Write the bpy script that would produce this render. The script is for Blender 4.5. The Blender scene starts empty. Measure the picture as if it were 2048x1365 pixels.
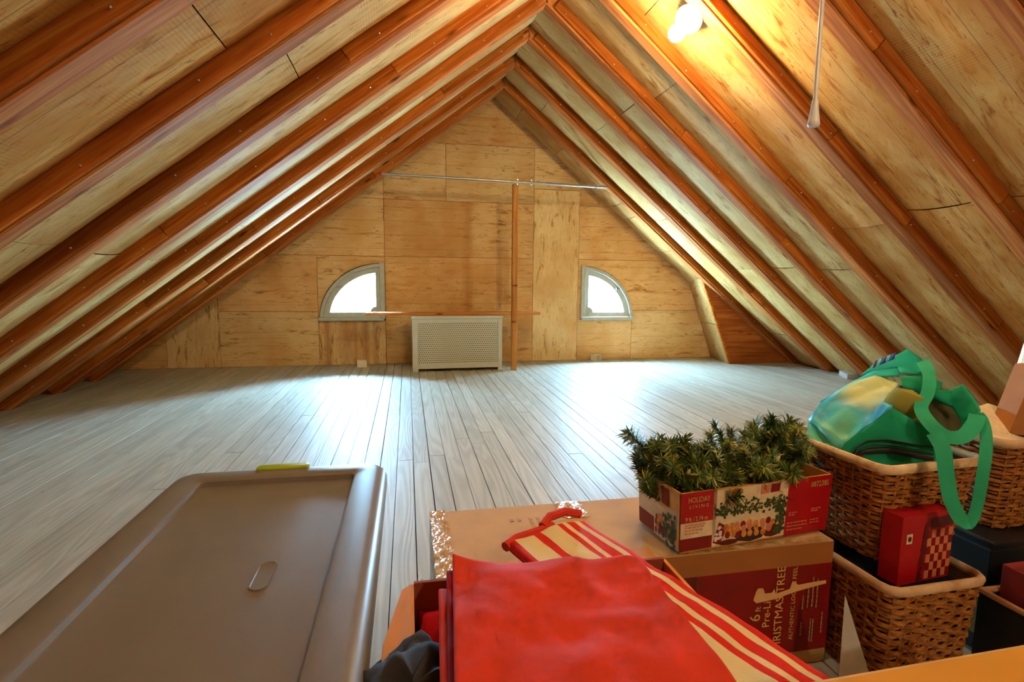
import bpy, bmesh, math, random
from mathutils import Vector, Matrix, noise
import numpy as np
random.seed(7)
K = 1.4                                  # model units -> metres (applied to everything at the end)
scene = bpy.context.scene
COL = scene.collection

# ------------------------------------------------------------------ camera
F, PITCH, ROLL, YAW = 1057.29, .117397, -.009301, .195524
CAM = Vector((0, 0, .692))
cp, sp, cr, sr, cy, sy = (math.cos(PITCH), math.sin(PITCH), math.cos(ROLL), math.sin(ROLL), math.cos(YAW), math.sin(YAW))
FWD = Vector((sy*cp, cy*cp, -sp)); r0 = Vector((cy, -sy, 0)); u0 = r0.cross(FWD)
RIGHT = cr*r0 - sr*u0; UP = sr*r0 + cr*u0
cam_data = bpy.data.cameras.new('camera'); cam = bpy.data.objects.new('camera', cam_data); COL.objects.link(cam)
cam_data.sensor_width = 36; cam_data.lens = F/2048*36; cam_data.clip_start = .02
mw = Matrix((RIGHT, UP, -FWD)).transposed().to_4x4(); mw.translation = CAM
cam.matrix_world = mw
scene.camera = cam
cam_data.dof.use_dof = False

# ------------------------------------------------------------------ world, sun, exposure
SKY = 340.0
wd = bpy.data.worlds.new('sky'); scene.world = wd; wd.use_nodes = True
bg = wd.node_tree.nodes['Background']; bg.inputs[0].default_value = (.34, .70, 1, 1); bg.inputs[1].default_value = SKY
sun_d = bpy.data.lights.new('sun', 'SUN'); sun = bpy.data.objects.new('sun', sun_d); COL.objects.link(sun)
sun_d.energy = 60; sun_d.angle = math.radians(2); sun_d.color = (1, .96, .9)
sun.rotation_euler = Vector((.10, -.24, -.42)).to_track_quat('-Z', 'Y').to_euler()
BULB_E, BULB2_E, FILL_E = 520, 350, 1000
scene.view_settings.view_transform = 'Standard'; scene.view_settings.look = 'None'
scene.view_settings.exposure = 0.43; scene.view_settings.gamma = 1; scene.view_settings.use_curve_mapping = False
scene.cycles.use_denoising = True
scene.cycles.max_bounces = 5; scene.cycles.diffuse_bounces = 3; scene.cycles.glossy_bounces = 2; scene.cycles.use_adaptive_sampling = True; scene.cycles.adaptive_threshold = .13; scene.cycles.adaptive_min_samples = 14; scene.cycles.transparent_max_bounces = 8
scene.cycles.sample_clamp_indirect = 8

# ------------------------------------------------------------------ helpers
def at(x, y, axis, val):
    d = RIGHT*((x-1024)/F) - UP*((y-682.5)/F) + FWD
    return CAM + d*((val-CAM[axis])/d[axis])
def P(x, y, d):
    return CAM + (RIGHT*((x-1024)/F) - UP*((y-682.5)/F) + FWD)*d
def lin(h):
    h = h.lstrip('#'); c = [int(h[i:i+2], 16)/255 for i in (0, 2, 4)]
    return tuple(v/12.92 if v <= .04045 else ((v+.055)/1.055)**2.4 for v in c) + (1,)

class MB:
    def __init__(s): s.v = []; s.f = []; s.m = []
    def add(s, vs, fs, mi=0):
        b = len(s.v); s.v += [tuple(v) for v in vs]
        for f in fs: s.f.append([b+i for i in f]); s.m.append(mi)
        return s
    def box(s, x0, x1, y0, y1, z0, z1, mi=0):
        return s.add([(x0,y0,z0),(x1,y0,z0),(x1,y1,z0),(x0,y1,z0),(x0,y0,z1),(x1,y0,z1),(x1,y1,z1),(x0,y1,z1)],
                     [(3,2,1,0),(4,5,6,7),(0,1,5,4),(1,2,6,5),(2,3,7,6),(3,0,4,7)], mi)
    def quad(s, a, b, c, d, mi=0): return s.add([a,b,c,d], [(0,1,2,3)], mi)
    def poly(s, pts, mi=0): return s.add(pts, [tuple(range(len(pts)))], mi)
    def prism(s, pts, off, mi=0):
        n = len(pts); off = Vector(off); a = [Vector(p) for p in pts]
        return s.add(a+[p+off for p in a], [tuple(reversed(range(n))), tuple(range(n, 2*n))] +
                     [(i, (i+1) % n, n+(i+1) % n, n+i) for i in range(n)], mi)
    def tube(s, path, r, seg=8, mi=0, caps=True, sx=1.0):
        path = [Vector(p) for p in path]; rings = []; n = len(path)
        rr = r if isinstance(r, (list, tuple)) else [r]*n
        up = None
        for i, p in enumerate(path):
            t = (path[min(i+1, n-1)]-path[max(i-1, 0)]).normalized()
            if up is None:
                up = t.orthogonal().normalized()
            up = (up - t*up.dot(t))
            up = up.normalized() if up.length > 1e-6 else t.orthogonal().normalized()
            sd = t.cross(up)
            rings.append([p + (up*math.cos(2*math.pi*k/seg) + sd*math.sin(2*math.pi*k/seg)*sx)*rr[i] for k in range(seg)])
        vs = [v for g in rings for v in g]; fs = []
        for i in range(n-1):
            for k in range(seg):
                fs.append((i*seg+k, i*seg+(k+1) % seg, (i+1)*seg+(k+1) % seg, (i+1)*seg+k))
        if caps: fs += [tuple(reversed(range(seg))), tuple(range((n-1)*seg, n*seg))]
        return s.add(vs, fs, mi)
    def loft(s, rings, mi=0, cap0=True, cap1=True):
        n = len(rings[0]); vs = [v for g in rings for v in g]; fs = []
        for i in range(len(rings)-1):
            for k in range(n):
                fs.append((i*n+k, i*n+(k+1) % n, (i+1)*n+(k+1) % n, (i+1)*n+k))
        if cap0: fs.append(tuple(reversed(range(n))))
        if cap1: fs.append(tuple(range((len(rings)-1)*n, len(rings)*n)))
        return s.add(vs, fs, mi)
    def grid(s, fn, nu, nv, mi=0):
        vs = [fn(i/nu, j/nv) for j in range(nv+1) for i in range(nu+1)]
        return s.add(vs, [(j*(nu+1)+i, j*(nu+1)+i+1, (j+1)*(nu+1)+i+1, (j+1)*(nu+1)+i) for j in range(nv) for i in range(nu)], mi)
    def lathe(s, prof, c, axis=(0,0,1), seg=24, mi=0):
        ax = Vector(axis).normalized(); e1 = ax.orthogonal().normalized(); e2 = ax.cross(e1); c = Vector(c)
        rings = [[c + ax*h + (e1*math.cos(2*math.pi*k/seg)+e2*math.sin(2*math.pi*k/seg))*max(r, 1e-5) for k in range(seg)] for r, h in prof]
        return s.loft(rings, mi)
    def mesh(s, name, mats, smooth=False, origin=(0,0,0), fix=True, bev=0, bseg=2):
        me = bpy.data.meshes.new(name); o = Vector(origin)
        me.from_pydata([tuple(Vector(v)-o) for v in s.v], [], s.f)
        for m in (mats if isinstance(mats, (list, tuple)) else [mats]): me.materials.append(m)
        me.polygons.foreach_set('material_index', s.m)
        bm = bmesh.new(); bm.from_mesh(me)
        if fix: bmesh.ops.recalc_face_normals(bm, faces=bm.faces)
        if bev:
            es = [e for e in bm.edges if len(e.link_faces) == 2 and e.calc_face_angle(0) > .5]
            bmesh.ops.bevel(bm, geom=es, offset=bev, segments=bseg, affect='EDGES', profile=.5, clamp_overlap=True)
        bm.to_mesh(me); bm.free()
        if smooth:
            me.polygons.foreach_set('use_smooth', [True]*len(me.polygons))
            if smooth != 'all':
                bm = bmesh.new(); bm.from_mesh(me)
                for e in bm.edges:
                    if len(e.link_faces) == 2 and e.calc_face_angle(0) > math.radians(40): e.smooth = False
                bm.to_mesh(me); bm.free()
        me.update()
        return me
    def build(s, name, mats, parent=None, smooth=False, local=False, **kw):
        """local=True: verts already in the parent's frame; else world coordinates (unrotated parents only)"""
        o = Vector((0,0,0))
        if parent is not None and not local:
            p = parent
            while p: o = o + p.location; p = p.parent
        me = s.mesh(name, mats, smooth, origin=o, **kw)
        return link(name, me, parent)
def link(name, me, parent=None, loc=(0,0,0)):
    ob = bpy.data.objects.new(name, me); COL.objects.link(ob); ob.location = loc
    if parent is not None: ob.parent = parent
    return ob
def tag(o, label=None, cat=None, group=None, kind=None):
    if label: o['label'] = label
    if cat: o['category'] = cat
    if group: o['group'] = group
    if kind: o['kind'] = kind
    return o
def thing(name, label, cat, loc=(0,0,0), rz=0, group=None):
    o = bpy.data.objects.new(name, None); COL.objects.link(o); o.location = loc; o.rotation_euler = (0,0,rz); o.empty_display_size = .05
    return tag(o, label, cat, group)
def rrect(x0, x1, y0, y1, r, z, n=6):
    pts = []
    for cx, cy_, a0 in ((x1-r, y1-r, 0), (x0+r, y1-r, 90), (x0+r, y0+r, 180), (x1-r, y0+r, 270)):
        for k in range(n+1):
            a = math.radians(a0+90*k/n); pts.append(Vector((cx+r*math.cos(a), cy_+r*math.sin(a), z)))
    return pts
def clip(poly, a, b, c):
    """keep a*x+b*z<=c"""
    out = []
    for i in range(len(poly)):
        p, q = poly[i], poly[(i+1) % len(poly)]
        fp, fq = a*p[0]+b*p[1]-c, a*q[0]+b*q[1]-c
        if fp <= 0: out.append(p)
        if fp*fq < 0:
            t = fp/(fp-fq); out.append((p[0]+(q[0]-p[0])*t, p[1]+(q[1]-p[1])*t))
    return out
def text(name, body, size, origin, right, up, mat, parent, local=False, align='LEFT', depth=0, sx=1.0):
    cu = bpy.data.curves.new(name, 'FONT'); cu.body = body; cu.size = size; cu.align_x = align; cu.resolution_u = 2
    ob = bpy.data.objects.new(name, cu); COL.objects.link(ob)
    dg = bpy.context.evaluated_depsgraph_get(); me = bpy.data.meshes.new_from_object(ob.evaluated_get(dg))
    bpy.data.objects.remove(ob); bpy.data.curves.remove(cu)
    o = Vector(origin)
    if parent is not None and not local:
        p = parent
        while p: o = o - p.location; p = p.parent
    R, U = Vector(right).normalized(), Vector(up).normalized(); N = R.cross(U)
    M = Matrix((R*sx, U, N)).transposed().to_4x4(); M.translation = o
    me.transform(M); me.materials.clear(); me.materials.append(mat)
    return link(name, me, parent)

# ------------------------------------------------------------------ materials
MATS = {}
class NT:
    def __init__(s, name):
        s.mat = bpy.data.materials.new(name); s.mat.use_nodes = True; s.t = s.mat.node_tree; s.n = s.t.nodes
        s.b = s.n['Principled BSDF']; MATS[name] = s.mat
    def new(s, typ, **kw):
        nd = s.n.new(typ)
        for k, v in kw.items():
            if k == 'ins':
                for kk, vv in v.items(): s.set(nd, kk, vv)
            else: setattr(nd, k, v)
        return nd
    def set(s, nd, key, v):
        if isinstance(v, bpy.types.NodeSocket): s.t.links.new(v, nd.inputs[key])
        else: nd.inputs[key].default_value = v
    def coord(s, scale, world=False, rnd=True):
        if world: c = s.new('ShaderNodeNewGeometry').outputs['Position']
        else: c = s.new('ShaderNodeTexCoord').outputs['Object']
        if rnd:
            oi = s.new('ShaderNodeObjectInfo').outputs['Random']
            k = s.new('ShaderNodeVectorMath', operation='SCALE', ins={0: (7.3, 13.1, 9.7)}); s.t.links.new(oi, k.inputs['Scale'])
            c = s.new('ShaderNodeVectorMath', operation='ADD', ins={0: c, 1: k.outputs[0]}).outputs[0]
        return s.new('ShaderNodeMapping', ins={0: c, 'Scale': tuple(v/K for v in scale)}).outputs[0]
    def noise(s, vec, scale=1, detail=3, rough=.55, dist=0):
        return s.new('ShaderNodeTexNoise', ins={'Vector': vec, 'Scale': scale, 'Detail': detail, 'Roughness': rough, 'Distortion': dist}).outputs['Fac']
    def ramp(s, fac, stops):
        r = s.new('ShaderNodeValToRGB'); s.t.links.new(fac, r.inputs[0]); e = r.color_ramp.elements
        while len(e) < len(stops): e.new(.5)
        for i, (p, c) in enumerate(stops): e[i].position = p; e[i].color = c if len(c) == 4 else (*c, 1)
        return r.outputs[0]
    def math(s, op, a, b=0.0, c=None):
        nd = s.new('ShaderNodeMath', operation=op)
        for i, v in enumerate((a, b)):
            s.set(nd, i, v)
        if c is not None: s.set(nd, 2, c)
        return nd.outputs[0]
    def mix(s, fac, a, b, typ='MIX'):
        nd = s.new('ShaderNodeMix', data_type='RGBA', blend_type=typ)
        s.set(nd, 0, fac); s.set(nd, 6, a); s.set(nd, 7, b)
        return nd.outputs[2]
    def rndmul(s, col, lo, hi):
        oi = s.new('ShaderNodeObjectInfo').outputs['Random']
        v = s.new('ShaderNodeMapRange', ins={0: oi, 3: lo, 4: hi}).outputs[0]
        return s.new('ShaderNodeHueSaturation', ins={'Value': v, 'Color': col}).outputs[0]
    def bump(s, h, strength=.3, dist=.002):
        nd = s.new('ShaderNodeBump', ins={'Height': h, 'Strength': strength, 'Distance': dist*K}); s.t.links.new(nd.outputs[0], s.b.inputs['Normal'])
    def fin(s, col=None, rough=.6, spec=.5, **kw):
        if col is not None: s.set(s.b, 'Base Color', col)
        s.set(s.b, 'Roughness', rough); s.set(s.b, 'Specular IOR Level', spec)
        for k, v in kw.items(): s.set(s.b, k, v)
        return s.mat
def plain(name, hexc, rough=.6, var=.08, scale=30, spec=.4, bump=0, **kw):
    t = NT(name); c = lin(hexc); v = t.coord((scale,)*3)
    n = t.noise(v, 1, 2)
    col = t.mix(t.ramp(n, [(.3, (0,0,0)), (.7, (1,1,1))]), tuple(x*(1-var) for x in c[:3])+(1,), tuple(min(1, x*(1+var)) for x in c[:3])+(1,))
    if bump: t.bump(n, bump)
    return t.fin(col, rough, spec, **kw)
def wood(name, dark, mid, light, grain=(2.5, 60, 60), rough=.55, spec=.4, var=(.85, 1.12), knots=True, world=False):
    t = NT(name); v = t.coord(grain, world)
    n = t.noise(v, 1, 3, .6, .6)
    col = t.ramp(n, [(.28, lin(dark)), (.5, lin(mid)), (.72, lin(light))])
    v2 = t.coord(tuple(g*.12 if g > 10 else g*.6 for g in grain), world)
    n2 = t.noise(v2, 1, 2)
    col = t.mix(t.ramp(n2, [(.42, (0,0,0)), (.62, (.55,.55,.55))]), col, lin(dark))
    if knots:
        kv = t.coord((3.2, 13, 13), world)
        vo = t.new('ShaderNodeTexVoronoi', ins={'Vector': kv, 'Scale': 1.0}).outputs['Distance']
        col = t.mix(t.ramp(vo, [(.05, (.9,.9,.9)), (.13, (0,0,0))]), col, tuple(x*.35 for x in lin(dark)[:3])+(1,))
    col = t.rndmul(col, *var)
    return t.fin(col, rough+.15, .03)
def panel_mat(name, base, streak, pale, axis='x', ribs=True, scores=0.0, var=(.93, 1.06), rough=.6, stain=None):
    """printed hardboard sheet: pale tan with a stamped wood figure, fine ribs and scored lines"""
    t = NT(name); ax = {'x': 0, 'y': 1, 'z': 2}[axis]
    s1 = [26.]*3; s1[ax] = 5.5
    n1 = t.noise(t.coord(s1), 1, 3, .6, .9)
    col = t.ramp(n1, [(.30, lin(streak)), (.40, lin(base)), (.62, lin(pale)), (.70, lin(base))])
    s2 = [85.]*3; s2[ax] = 13.
    n2 = t.noise(t.coord(s2), 1, 3, .65, 1.5)
    col = t.mix(t.ramp(n2, [(.60, (0,0,0)), (.66, (.9,.9,.9))]), col, lin(streak))
    s3 = [3.2]*3
    n3 = t.noise(t.coord(s3), 1, 2)
    col = t.mix(t.ramp(n3, [(.42, (0,0,0)), (.68, (.75,.75,.75))]), col, tuple(a*b for a, b in zip(lin(base)[:3], (.86, .70, .54)))+(1,))
    h = n2
    if stain:                                  # old water marks: runs down the sheet
        sx_ = t.new('ShaderNodeSeparateXYZ'); t.t.links.new(t.coord((1, 1, 1), rnd=False), sx_.inputs[0])
        wob = t.noise(t.coord((8, 8, 3), rnd=False), 1, 3)
        for (x_, w_, sc_) in stain:
            d_ = t.math('ADD', t.math('ABSOLUTE', t.math('SUBTRACT', sx_.outputs[0], x_)), t.math('MULTIPLY', t.math('SUBTRACT', wob, .5), w_*2.2))
            col = t.mix(t.ramp(d_, [(0, (sc_,)*3), (w_*1.3, (0, 0, 0))]), col, tuple(a*b for a, b in zip(lin(streak)[:3], (1.15, .95, .7)))+(1,))
    sep = t.new('ShaderNodeSeparateXYZ'); t.t.links.new(t.coord((1, 1, 1), rnd=False), sep.inputs[0])
    if ribs:
        w = t.math('SINE', t.math('MULTIPLY', sep.outputs[ax], 620.))
        w = t.math('MULTIPLY_ADD', w, .5, .5)
        msk = t.ramp(t.noise(t.coord((4, 4, 4)), 1, 2), [(.45, (0,0,0)), (.6, (.30,.30,.30))])
        col = t.mix(t.math('MULTIPLY', w, msk), col, lin(streak))
    if scores:
        oth = 2 if ax == 0 else 0
        if scores < 0: oth = 1
        fr = t.math('FRACT', t.math('DIVIDE', sep.outputs[oth], abs(scores)))
        ln = t.math('LESS_THAN', t.math('ABSOLUTE', t.math('SUBTRACT', fr, .5)), .012)
        col = t.mix(t.math('MULTIPLY', ln, .45), col, tuple(x*.35 for x in lin(streak)[:3])+(1,))
    col = t.rndmul(col, *var)
    return t.fin(col, .75, .06)

m_rafter = wood('rafter_pine', '#8a4a24', '#bc6e38', '#d49050', rough=.55)
m_strip = wood('furring_pine', '#8a4218', '#c46a26', '#dc9240', rough=.55, var=(.62, 1.1))
m_nail = plain('nail_steel', '#d8dcdc', .3, Metallic=.7)
m_bay = panel_mat('bay_panel', '#c89c5c', '#9c6430', '#d6ae74', 'x', True, -.13)
m_bayamber_lit = panel_mat('bay_panel_amber_lit', '#cf944e', '#a05a24', '#dcac68', 'x', True, -.13)  # amber sheets of the nearer bays, bulb warmth partly painted into the colour
m_wallx = panel_mat('wall_panel', '#e4bc7e', '#ac7640', '#eac894', 'x', False, .1075)
m_wallr = panel_mat('wall_panel_ribbed', '#e2b070', '#ac743e', '#e8be84', 'x', True, .1075)
m_wallz = panel_mat('wall_panel_upright', '#e6c084', '#ac7640', '#ecce98', 'z', False, 0)
m_wallst = panel_mat('wall_panel_stained', '#e2b070', '#ac743e', '#e8be84', 'x', True, .1075, stain=[(.055, .045, .5), (-.10, .15, .22)])
m_wallrun = panel_mat('wall_panel_runs', '#dcb078', '#8a5c30', '#e4c490', 'z', False, 0, stain=[(.10, .03, .6), (.17, .025, .5), (-.19, .03, .5), (-.05, .06, .35), (.02, .02, .4)])
m_plankw = wood('nook_plank', '#8a4218', '#b4622a', '#c87a3c', grain=(3, 50, 50), rough=.6)
m_dark = plain('dark_backing', '#3a2416', .9)
m_deck = plain('roof_deck', '#6b4526', .85)

def floor_mat():
    t = NT('floor_plank'); v = t.coord((11, .75, 1), world=True)
    n = t.noise(v, 1, 1.5, .5, .25)
    rings = t.math('MULTIPLY_ADD', t.math('SINE', t.math('MULTIPLY', n, 95.)), .5, .5)
    fine = t.noise(t.coord((160, 3, 1), world=True), 1, 3)
    col = t.ramp(rings, [(.1, lin('#b4b0a2')), (.6, lin('#bdbaad')), (1, lin('#c3c0b4'))])
    col = t.mix(t.math('MULTIPLY', fine, .3), col, lin('#b8ae9e'), 'MULTIPLY')
    dirt = t.noise(t.coord((2.2, 2.2, 1), world=True, rnd=False), 1, 5, .65)
    col = t.mix(t.ramp(dirt, [(.5, (0,0,0)), (.8, (.35,.35,.35))]), col, lin('#9a7f62'))
    spot = t.noise(t.coord((38, 38, 1), world=True), 1, 2)
    col = t.mix(t.ramp(spot, [(.76, (0,0,0)), (.79, (.7,.7,.7))]), col, lin('#5a4a3a'))
    col = t.rndmul(col, .88, 1.08)
    t.bump(t.math('ADD', t.math('MULTIPLY', rings, .45), t.math('MULTIPLY', fine, .5)), .36, .0015)
    return t.fin(col, t.math('MULTIPLY_ADD', fine, .25, .40), .22)
m_floor = floor_mat()

def perforated():
    t = NT('perforated_metal'); v = t.coord((66, 66, 66), rnd=False)
    sep = t.new('ShaderNodeSeparateXYZ'); t.t.links.new(v, sep.inputs[0])
    row = t.math('FLOOR', sep.outputs[2]); odd = t.math('MULTIPLY', t.math('MODULO', t.math('ABSOLUTE', row), 2.), .5)
    fx = t.math('SUBTRACT', t.math('FRACT', t.math('ADD', sep.outputs[0], odd)), .5); fz = t.math('SUBTRACT', t.math('FRACT', sep.outputs[2]), .5)
    d = t.math('SQRT', t.math('ADD', t.math('MULTIPLY', fx, fx), t.math('MULTIPLY', fz, fz)))
    hole = t.math('LESS_THAN', d, .27)
    col = t.mix(hole, lin('#c9c4ac'), lin('#4e463a'))
    return t.fin(col, .45, .5)
m_perf = perforated()
m_radi = plain('painted_metal', '#c6c6b6', .38, .03)
m_frame = plain('window_paint', '#b9bcb2', .5, .06)
def glass_mat():
    t = NT('window_glass'); tr = t.new('ShaderNodeBsdfTransparent', ins={0: (.97, .98, .98, 1)}); gl = t.new('ShaderNodeBsdfGlossy', ins={1: .03})
    fr = t.new('ShaderNodeFresnel', ins={0: 1.45}); mx = t.new('ShaderNodeMixShader', ins={0: fr.outputs[0], 1: tr.outputs[0], 2: gl.outputs[0]})
    t.t.links.new(mx.outputs[0], t.n['Material Output'].inputs[0]); return t.mat
m_glass = glass_mat()
def emit(name, col, e):
    t = NT(name); em = t.new('ShaderNodeEmission', ins={0: (*col, 1), 1: e}); t.t.links.new(em.outputs[0], t.n['Material Output'].inputs[0]); return t.mat
m_bulb = emit('bulb_glow', (1, .83, .45), BULB_E)
m_bulb2 = emit('bulb_glow_dim', (1, .88, .62), BULB2_E)
m_fill = emit('fill_glow_rear', (1, .88, .62), FILL_E)
m_porc = plain('porcelain', '#f2efe8', .25, .02)
m_steel = plain('galvanised_steel', '#a9b0b4', .32, .08, Metallic=.85)
m_boxsteel = plain('box_steel', '#8d8f90', .45, .1, Metallic=.6)
m_redcap = plain('red_plastic', '#c02028', .4)
m_cream = plain('cream_plastic', '#f0e8cf', .45, .03)
m_post = wood('stud_pine', '#9a5a22', '#cf8f4c', '#e0a868', grain=(60, 60, 2.5), rough=.55)
m_shelf = wood('shelf_pine', '#a8622a', '#cf8848', '#dfa468', rough=.5)
m_rail = plain('varnished_rail', '#d8983c', .35, .12, 5)
m_toteg = plain('tote_lid_plastic', '#76695a', .36, .05, 12, spec=.5)
m_toteb = plain('tote_body_plastic', '#7d6d58', .4, .05, 12)
m_green = plain('latch_green', '#a7b81c', .4)
m_latchd = plain('latch_grey', '#4a4744', .45)
m_card = plain('cardboard', '#c79e62', .75, .07, 14)
m_cardd = plain('cardboard_brown', '#a8682c', .75, .08, 14)
m_cardo = plain('cardboard_orange', '#d58a38', .7, .06, 14)
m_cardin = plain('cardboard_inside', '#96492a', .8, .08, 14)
m_papert = plain('paper_tape', '#a4652f', .5, .06, 20)
def tape_mat():
    t = NT('packing_tape'); n = t.noise(t.coord((70, 70, 70)), 1, 4, .6)
    t.bump(n, .9, .006); return t.fin(t.ramp(n, [(.4, lin('#b98e50')), (.7, lin('#d8bd8a'))]), .12, .8)
m_tape = tape_mat()
m_red = plain('print_red', '#b4101a', .4)
m_dred = plain('print_dark_red', '#860d0c', .45)
m_maroon = plain('print_maroon', '#5d1414', .45, .2, 40)
m_pcream = plain('print_cream', '#e8d2a8', .5, .1, 60)
m_white = plain('print_white', '#efe6da', .5)
m_gold = plain('print_gold', '#e2c06a', .5)
m_ink = plain('print_ink', '#2b2a2c', .5)
m_fade = plain('print_faded', '#a98a5c', .7)
m_pgreen = plain('print_green', '#3d4a22', .5, .5, 160)
m_porange = plain('print_orange', '#e08a34', .5, .4, 120)
m_ppink = plain('print_pink', '#d9805c', .5)
m_paper = plain('torn_paper', '#e0b070', .8)
def cloth(name, hexc, rough=.85, var=.16, weave=900):
    t = NT(name); c = lin(hexc); n = t.noise(t.coord((16, 16, 16)), 1, 4)
    col = t.ramp(n, [(.3, tuple(x*(1-var) for x in c[:3])), (.7, tuple(min(1, x*(1+var)) for x in c[:3]))])
    f = t.noise(t.coord((weave, weave, weave)), 1, 1)
    t.bump(t.math('ADD', n, t.math('MULTIPLY', f, .15)), .25, .004)
    return t.fin(col, rough, .15)
m_redcloth = cloth('red_cloth', '#cb3a26')
m_redcloth2 = cloth('crimson_cloth', '#c41020')
m_redlining = cloth('dark_red_cloth', '#a4141c')
m_darkcloth = cloth('charcoal_cloth', '#383432')
m_navy = cloth('navy_cloth', '#1c2028')
m_teal = cloth('teal_cloth', '#16a592', .6)
m_teald = cloth('teal_green_cloth', '#169468', .6)
m_strap = cloth('strap_cloth', '#2ea478', .65)
m_olive = cloth('olive_cloth', '#8f8a3a', .8)
m_bagin = cloth('bag_lining', '#4c4a30', .9)
def stripe_mat():
    t = NT('striped_cloth'); uv = t.new('ShaderNodeUVMap'); sep = t.new('ShaderNodeSeparateXYZ'); t.t.links.new(uv.outputs[0], sep.inputs[0])
    R_, C_ = lin('#d8281a'), lin('#e2cf9c')
    r = t.new('ShaderNodeValToRGB'); r.color_ramp.interpolation = 'CONSTANT'; t.t.links.new(sep.outputs[0], r.inputs[0])
    st = [(0, R_), (.07, C_), (.30, R_), (.385, C_), (.60, R_), (.665, C_), (.725, R_), (.835, C_), (.90, R_)]
    e = r.color_ramp.elements
    while len(e) < len(st): e.new(.5)
    for i, (p, c) in enumerate(st): e[i].position = p; e[i].color = c
    n = t.noise(t.coord((500, 500, 500)), 1, 2); t.bump(n, .3, .003)
    return t.fin(t.mix(t.math('MULTIPLY', n, .25), r.outputs[0], (.6, .5, .35, 1), 'MULTIPLY'), .85, .2)
m_stripe = stripe_mat()
def bagprint():
    t = NT('bag_print'); n = t.noise(t.coord((9, 9, 9)), 1, 3, .5, .6)
    col = t.ramp(n, [(.30, lin('#1292b8')), (.45, lin('#22a8b8')), (.58, lin('#4ab69a')), (.72, lin('#62b088'))])
    cc = (P(1748, 782, 1.055)-Vector((.88, .82, .39)))*K
    ds = t.new('ShaderNodeVectorMath', operation='DISTANCE', ins={0: t.new('ShaderNodeTexCoord').outputs['Object'], 1: tuple(cc)}).outputs['Value']
    ds = t.math('ADD', ds, t.math('MULTIPLY', t.math('SUBTRACT', n, .5), .10))
    col = t.mix(t.ramp(ds, [(.055, (1,1,1)), (.10, (0,0,0))]), col, lin('#b9c47a'))
    t.bump(t.noise(t.coord((25, 25, 25)), 1, 2), .35, .006)
    return t.fin(col, .5, .4)
m_bagprint = bagprint()
m_bagyel = cloth('bag_print_yellow', '#c8cf7c', .55)
m_purple = plain('print_purple', '#5a3f8c', .5)
m_blue = plain('print_blue', '#2f7fc4', .5)
m_aqua = plain('print_aqua', '#7fd8d8', .5)
m_scarf = plain('print_plum', '#40202c', .6)
m_scarfl = plain('print_grey_teal', '#6d8f80', .6)
def wicker():
    t = NT('wicker'); n = t.noise(t.coord((70, 70, 160)), 1, 4)
    col = t.ramp(n, [(.3, lin('#643212')), (.5, lin('#a06024')), (.72, lin('#c88a3e'))])
    t.bump(n, .4, .003); return t.fin(col, .42, .5)
m_wick = wicker()
m_wickin = plain('wicker_inside', '#5a3014', .8)
m_rim = wood('basket_rim', '#c0966a', '#e0c094', '#ead0a8', grain=(30, 30, 30), rough=.45, knots=False)
m_black = plain('black_vinyl', '#17191a', .4, .2)
m_olivep = plain('olive_panel', '#7c6428', .55, .12, 18)
m_burg = plain('burgundy_board', '#8c2f30', .55)
m_tanrim = plain('tan_binding', '#b9865c', .55)
m_greyw = plain('white_paper', '#b9b2a8', .6)
def needle(name, hexc):
    t = NT(name); n = t.noise(t.coord((60, 60, 60)), 1, 2); c = lin(hexc)
    return t.fin(t.ramp(n, [(.3, tuple(x*.6 for x in c[:3])), (.7, tuple(min(1, x*1.35) for x in c[:3]))]), .4, .5)
m_n1 = needle('pine_needle', '#4f6a28'); m_n2 = needle('pine_needle_gold', '#a8983a'); m_stem = plain('twig_wire', '#3a3a20', .6)
m_mini = plain('clear_mini_bulb', '#e8e4d0', .1)

# ------------------------------------------------------------------ setting
D = 4.329; RX, RZ = .690, 2.040; SL, SR = .757, .818; S = .391; Y0 = D-.035   # rafter k stands at Y0-S*k
YB = -2.6                                   # rear gable
AL, AR = math.atan(SL), math.atan(SR)

# floor
fl = MB().box(-2.9, 4.1, YB-.1, D+.06, -.10, -.02).build('floor', m_dark); tag(fl, 'worn pale pine strip floor of the attic', kind='structure')
PW = .0604; x = .0142 - PW*37; rows = []
pm = MB().box(0, 1, 0, 1, 0, 1).mesh('plank', m_floor)
rng = random.Random(3)
while x < 3.5:
    cuts = [YB]
    if -.06 < x < -.03: cuts += [.2, 1.99]
    else:
        y = YB + rng.uniform(1.4, 3.2)
        while y < D-.5: cuts.append(y); y += rng.uniform(1.9, 3.4)
    cuts.append(D+.0)
    for a, b in zip(cuts, cuts[1:]):
        o = link('plank', pm, fl, (x+.0010, a+.0010, -.02+rng.uniform(-.0008, .0004))); o.scale = (PW-.0022*rng.uniform(.6, 1.7), b-a-.002, .02)
    x += PW

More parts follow.
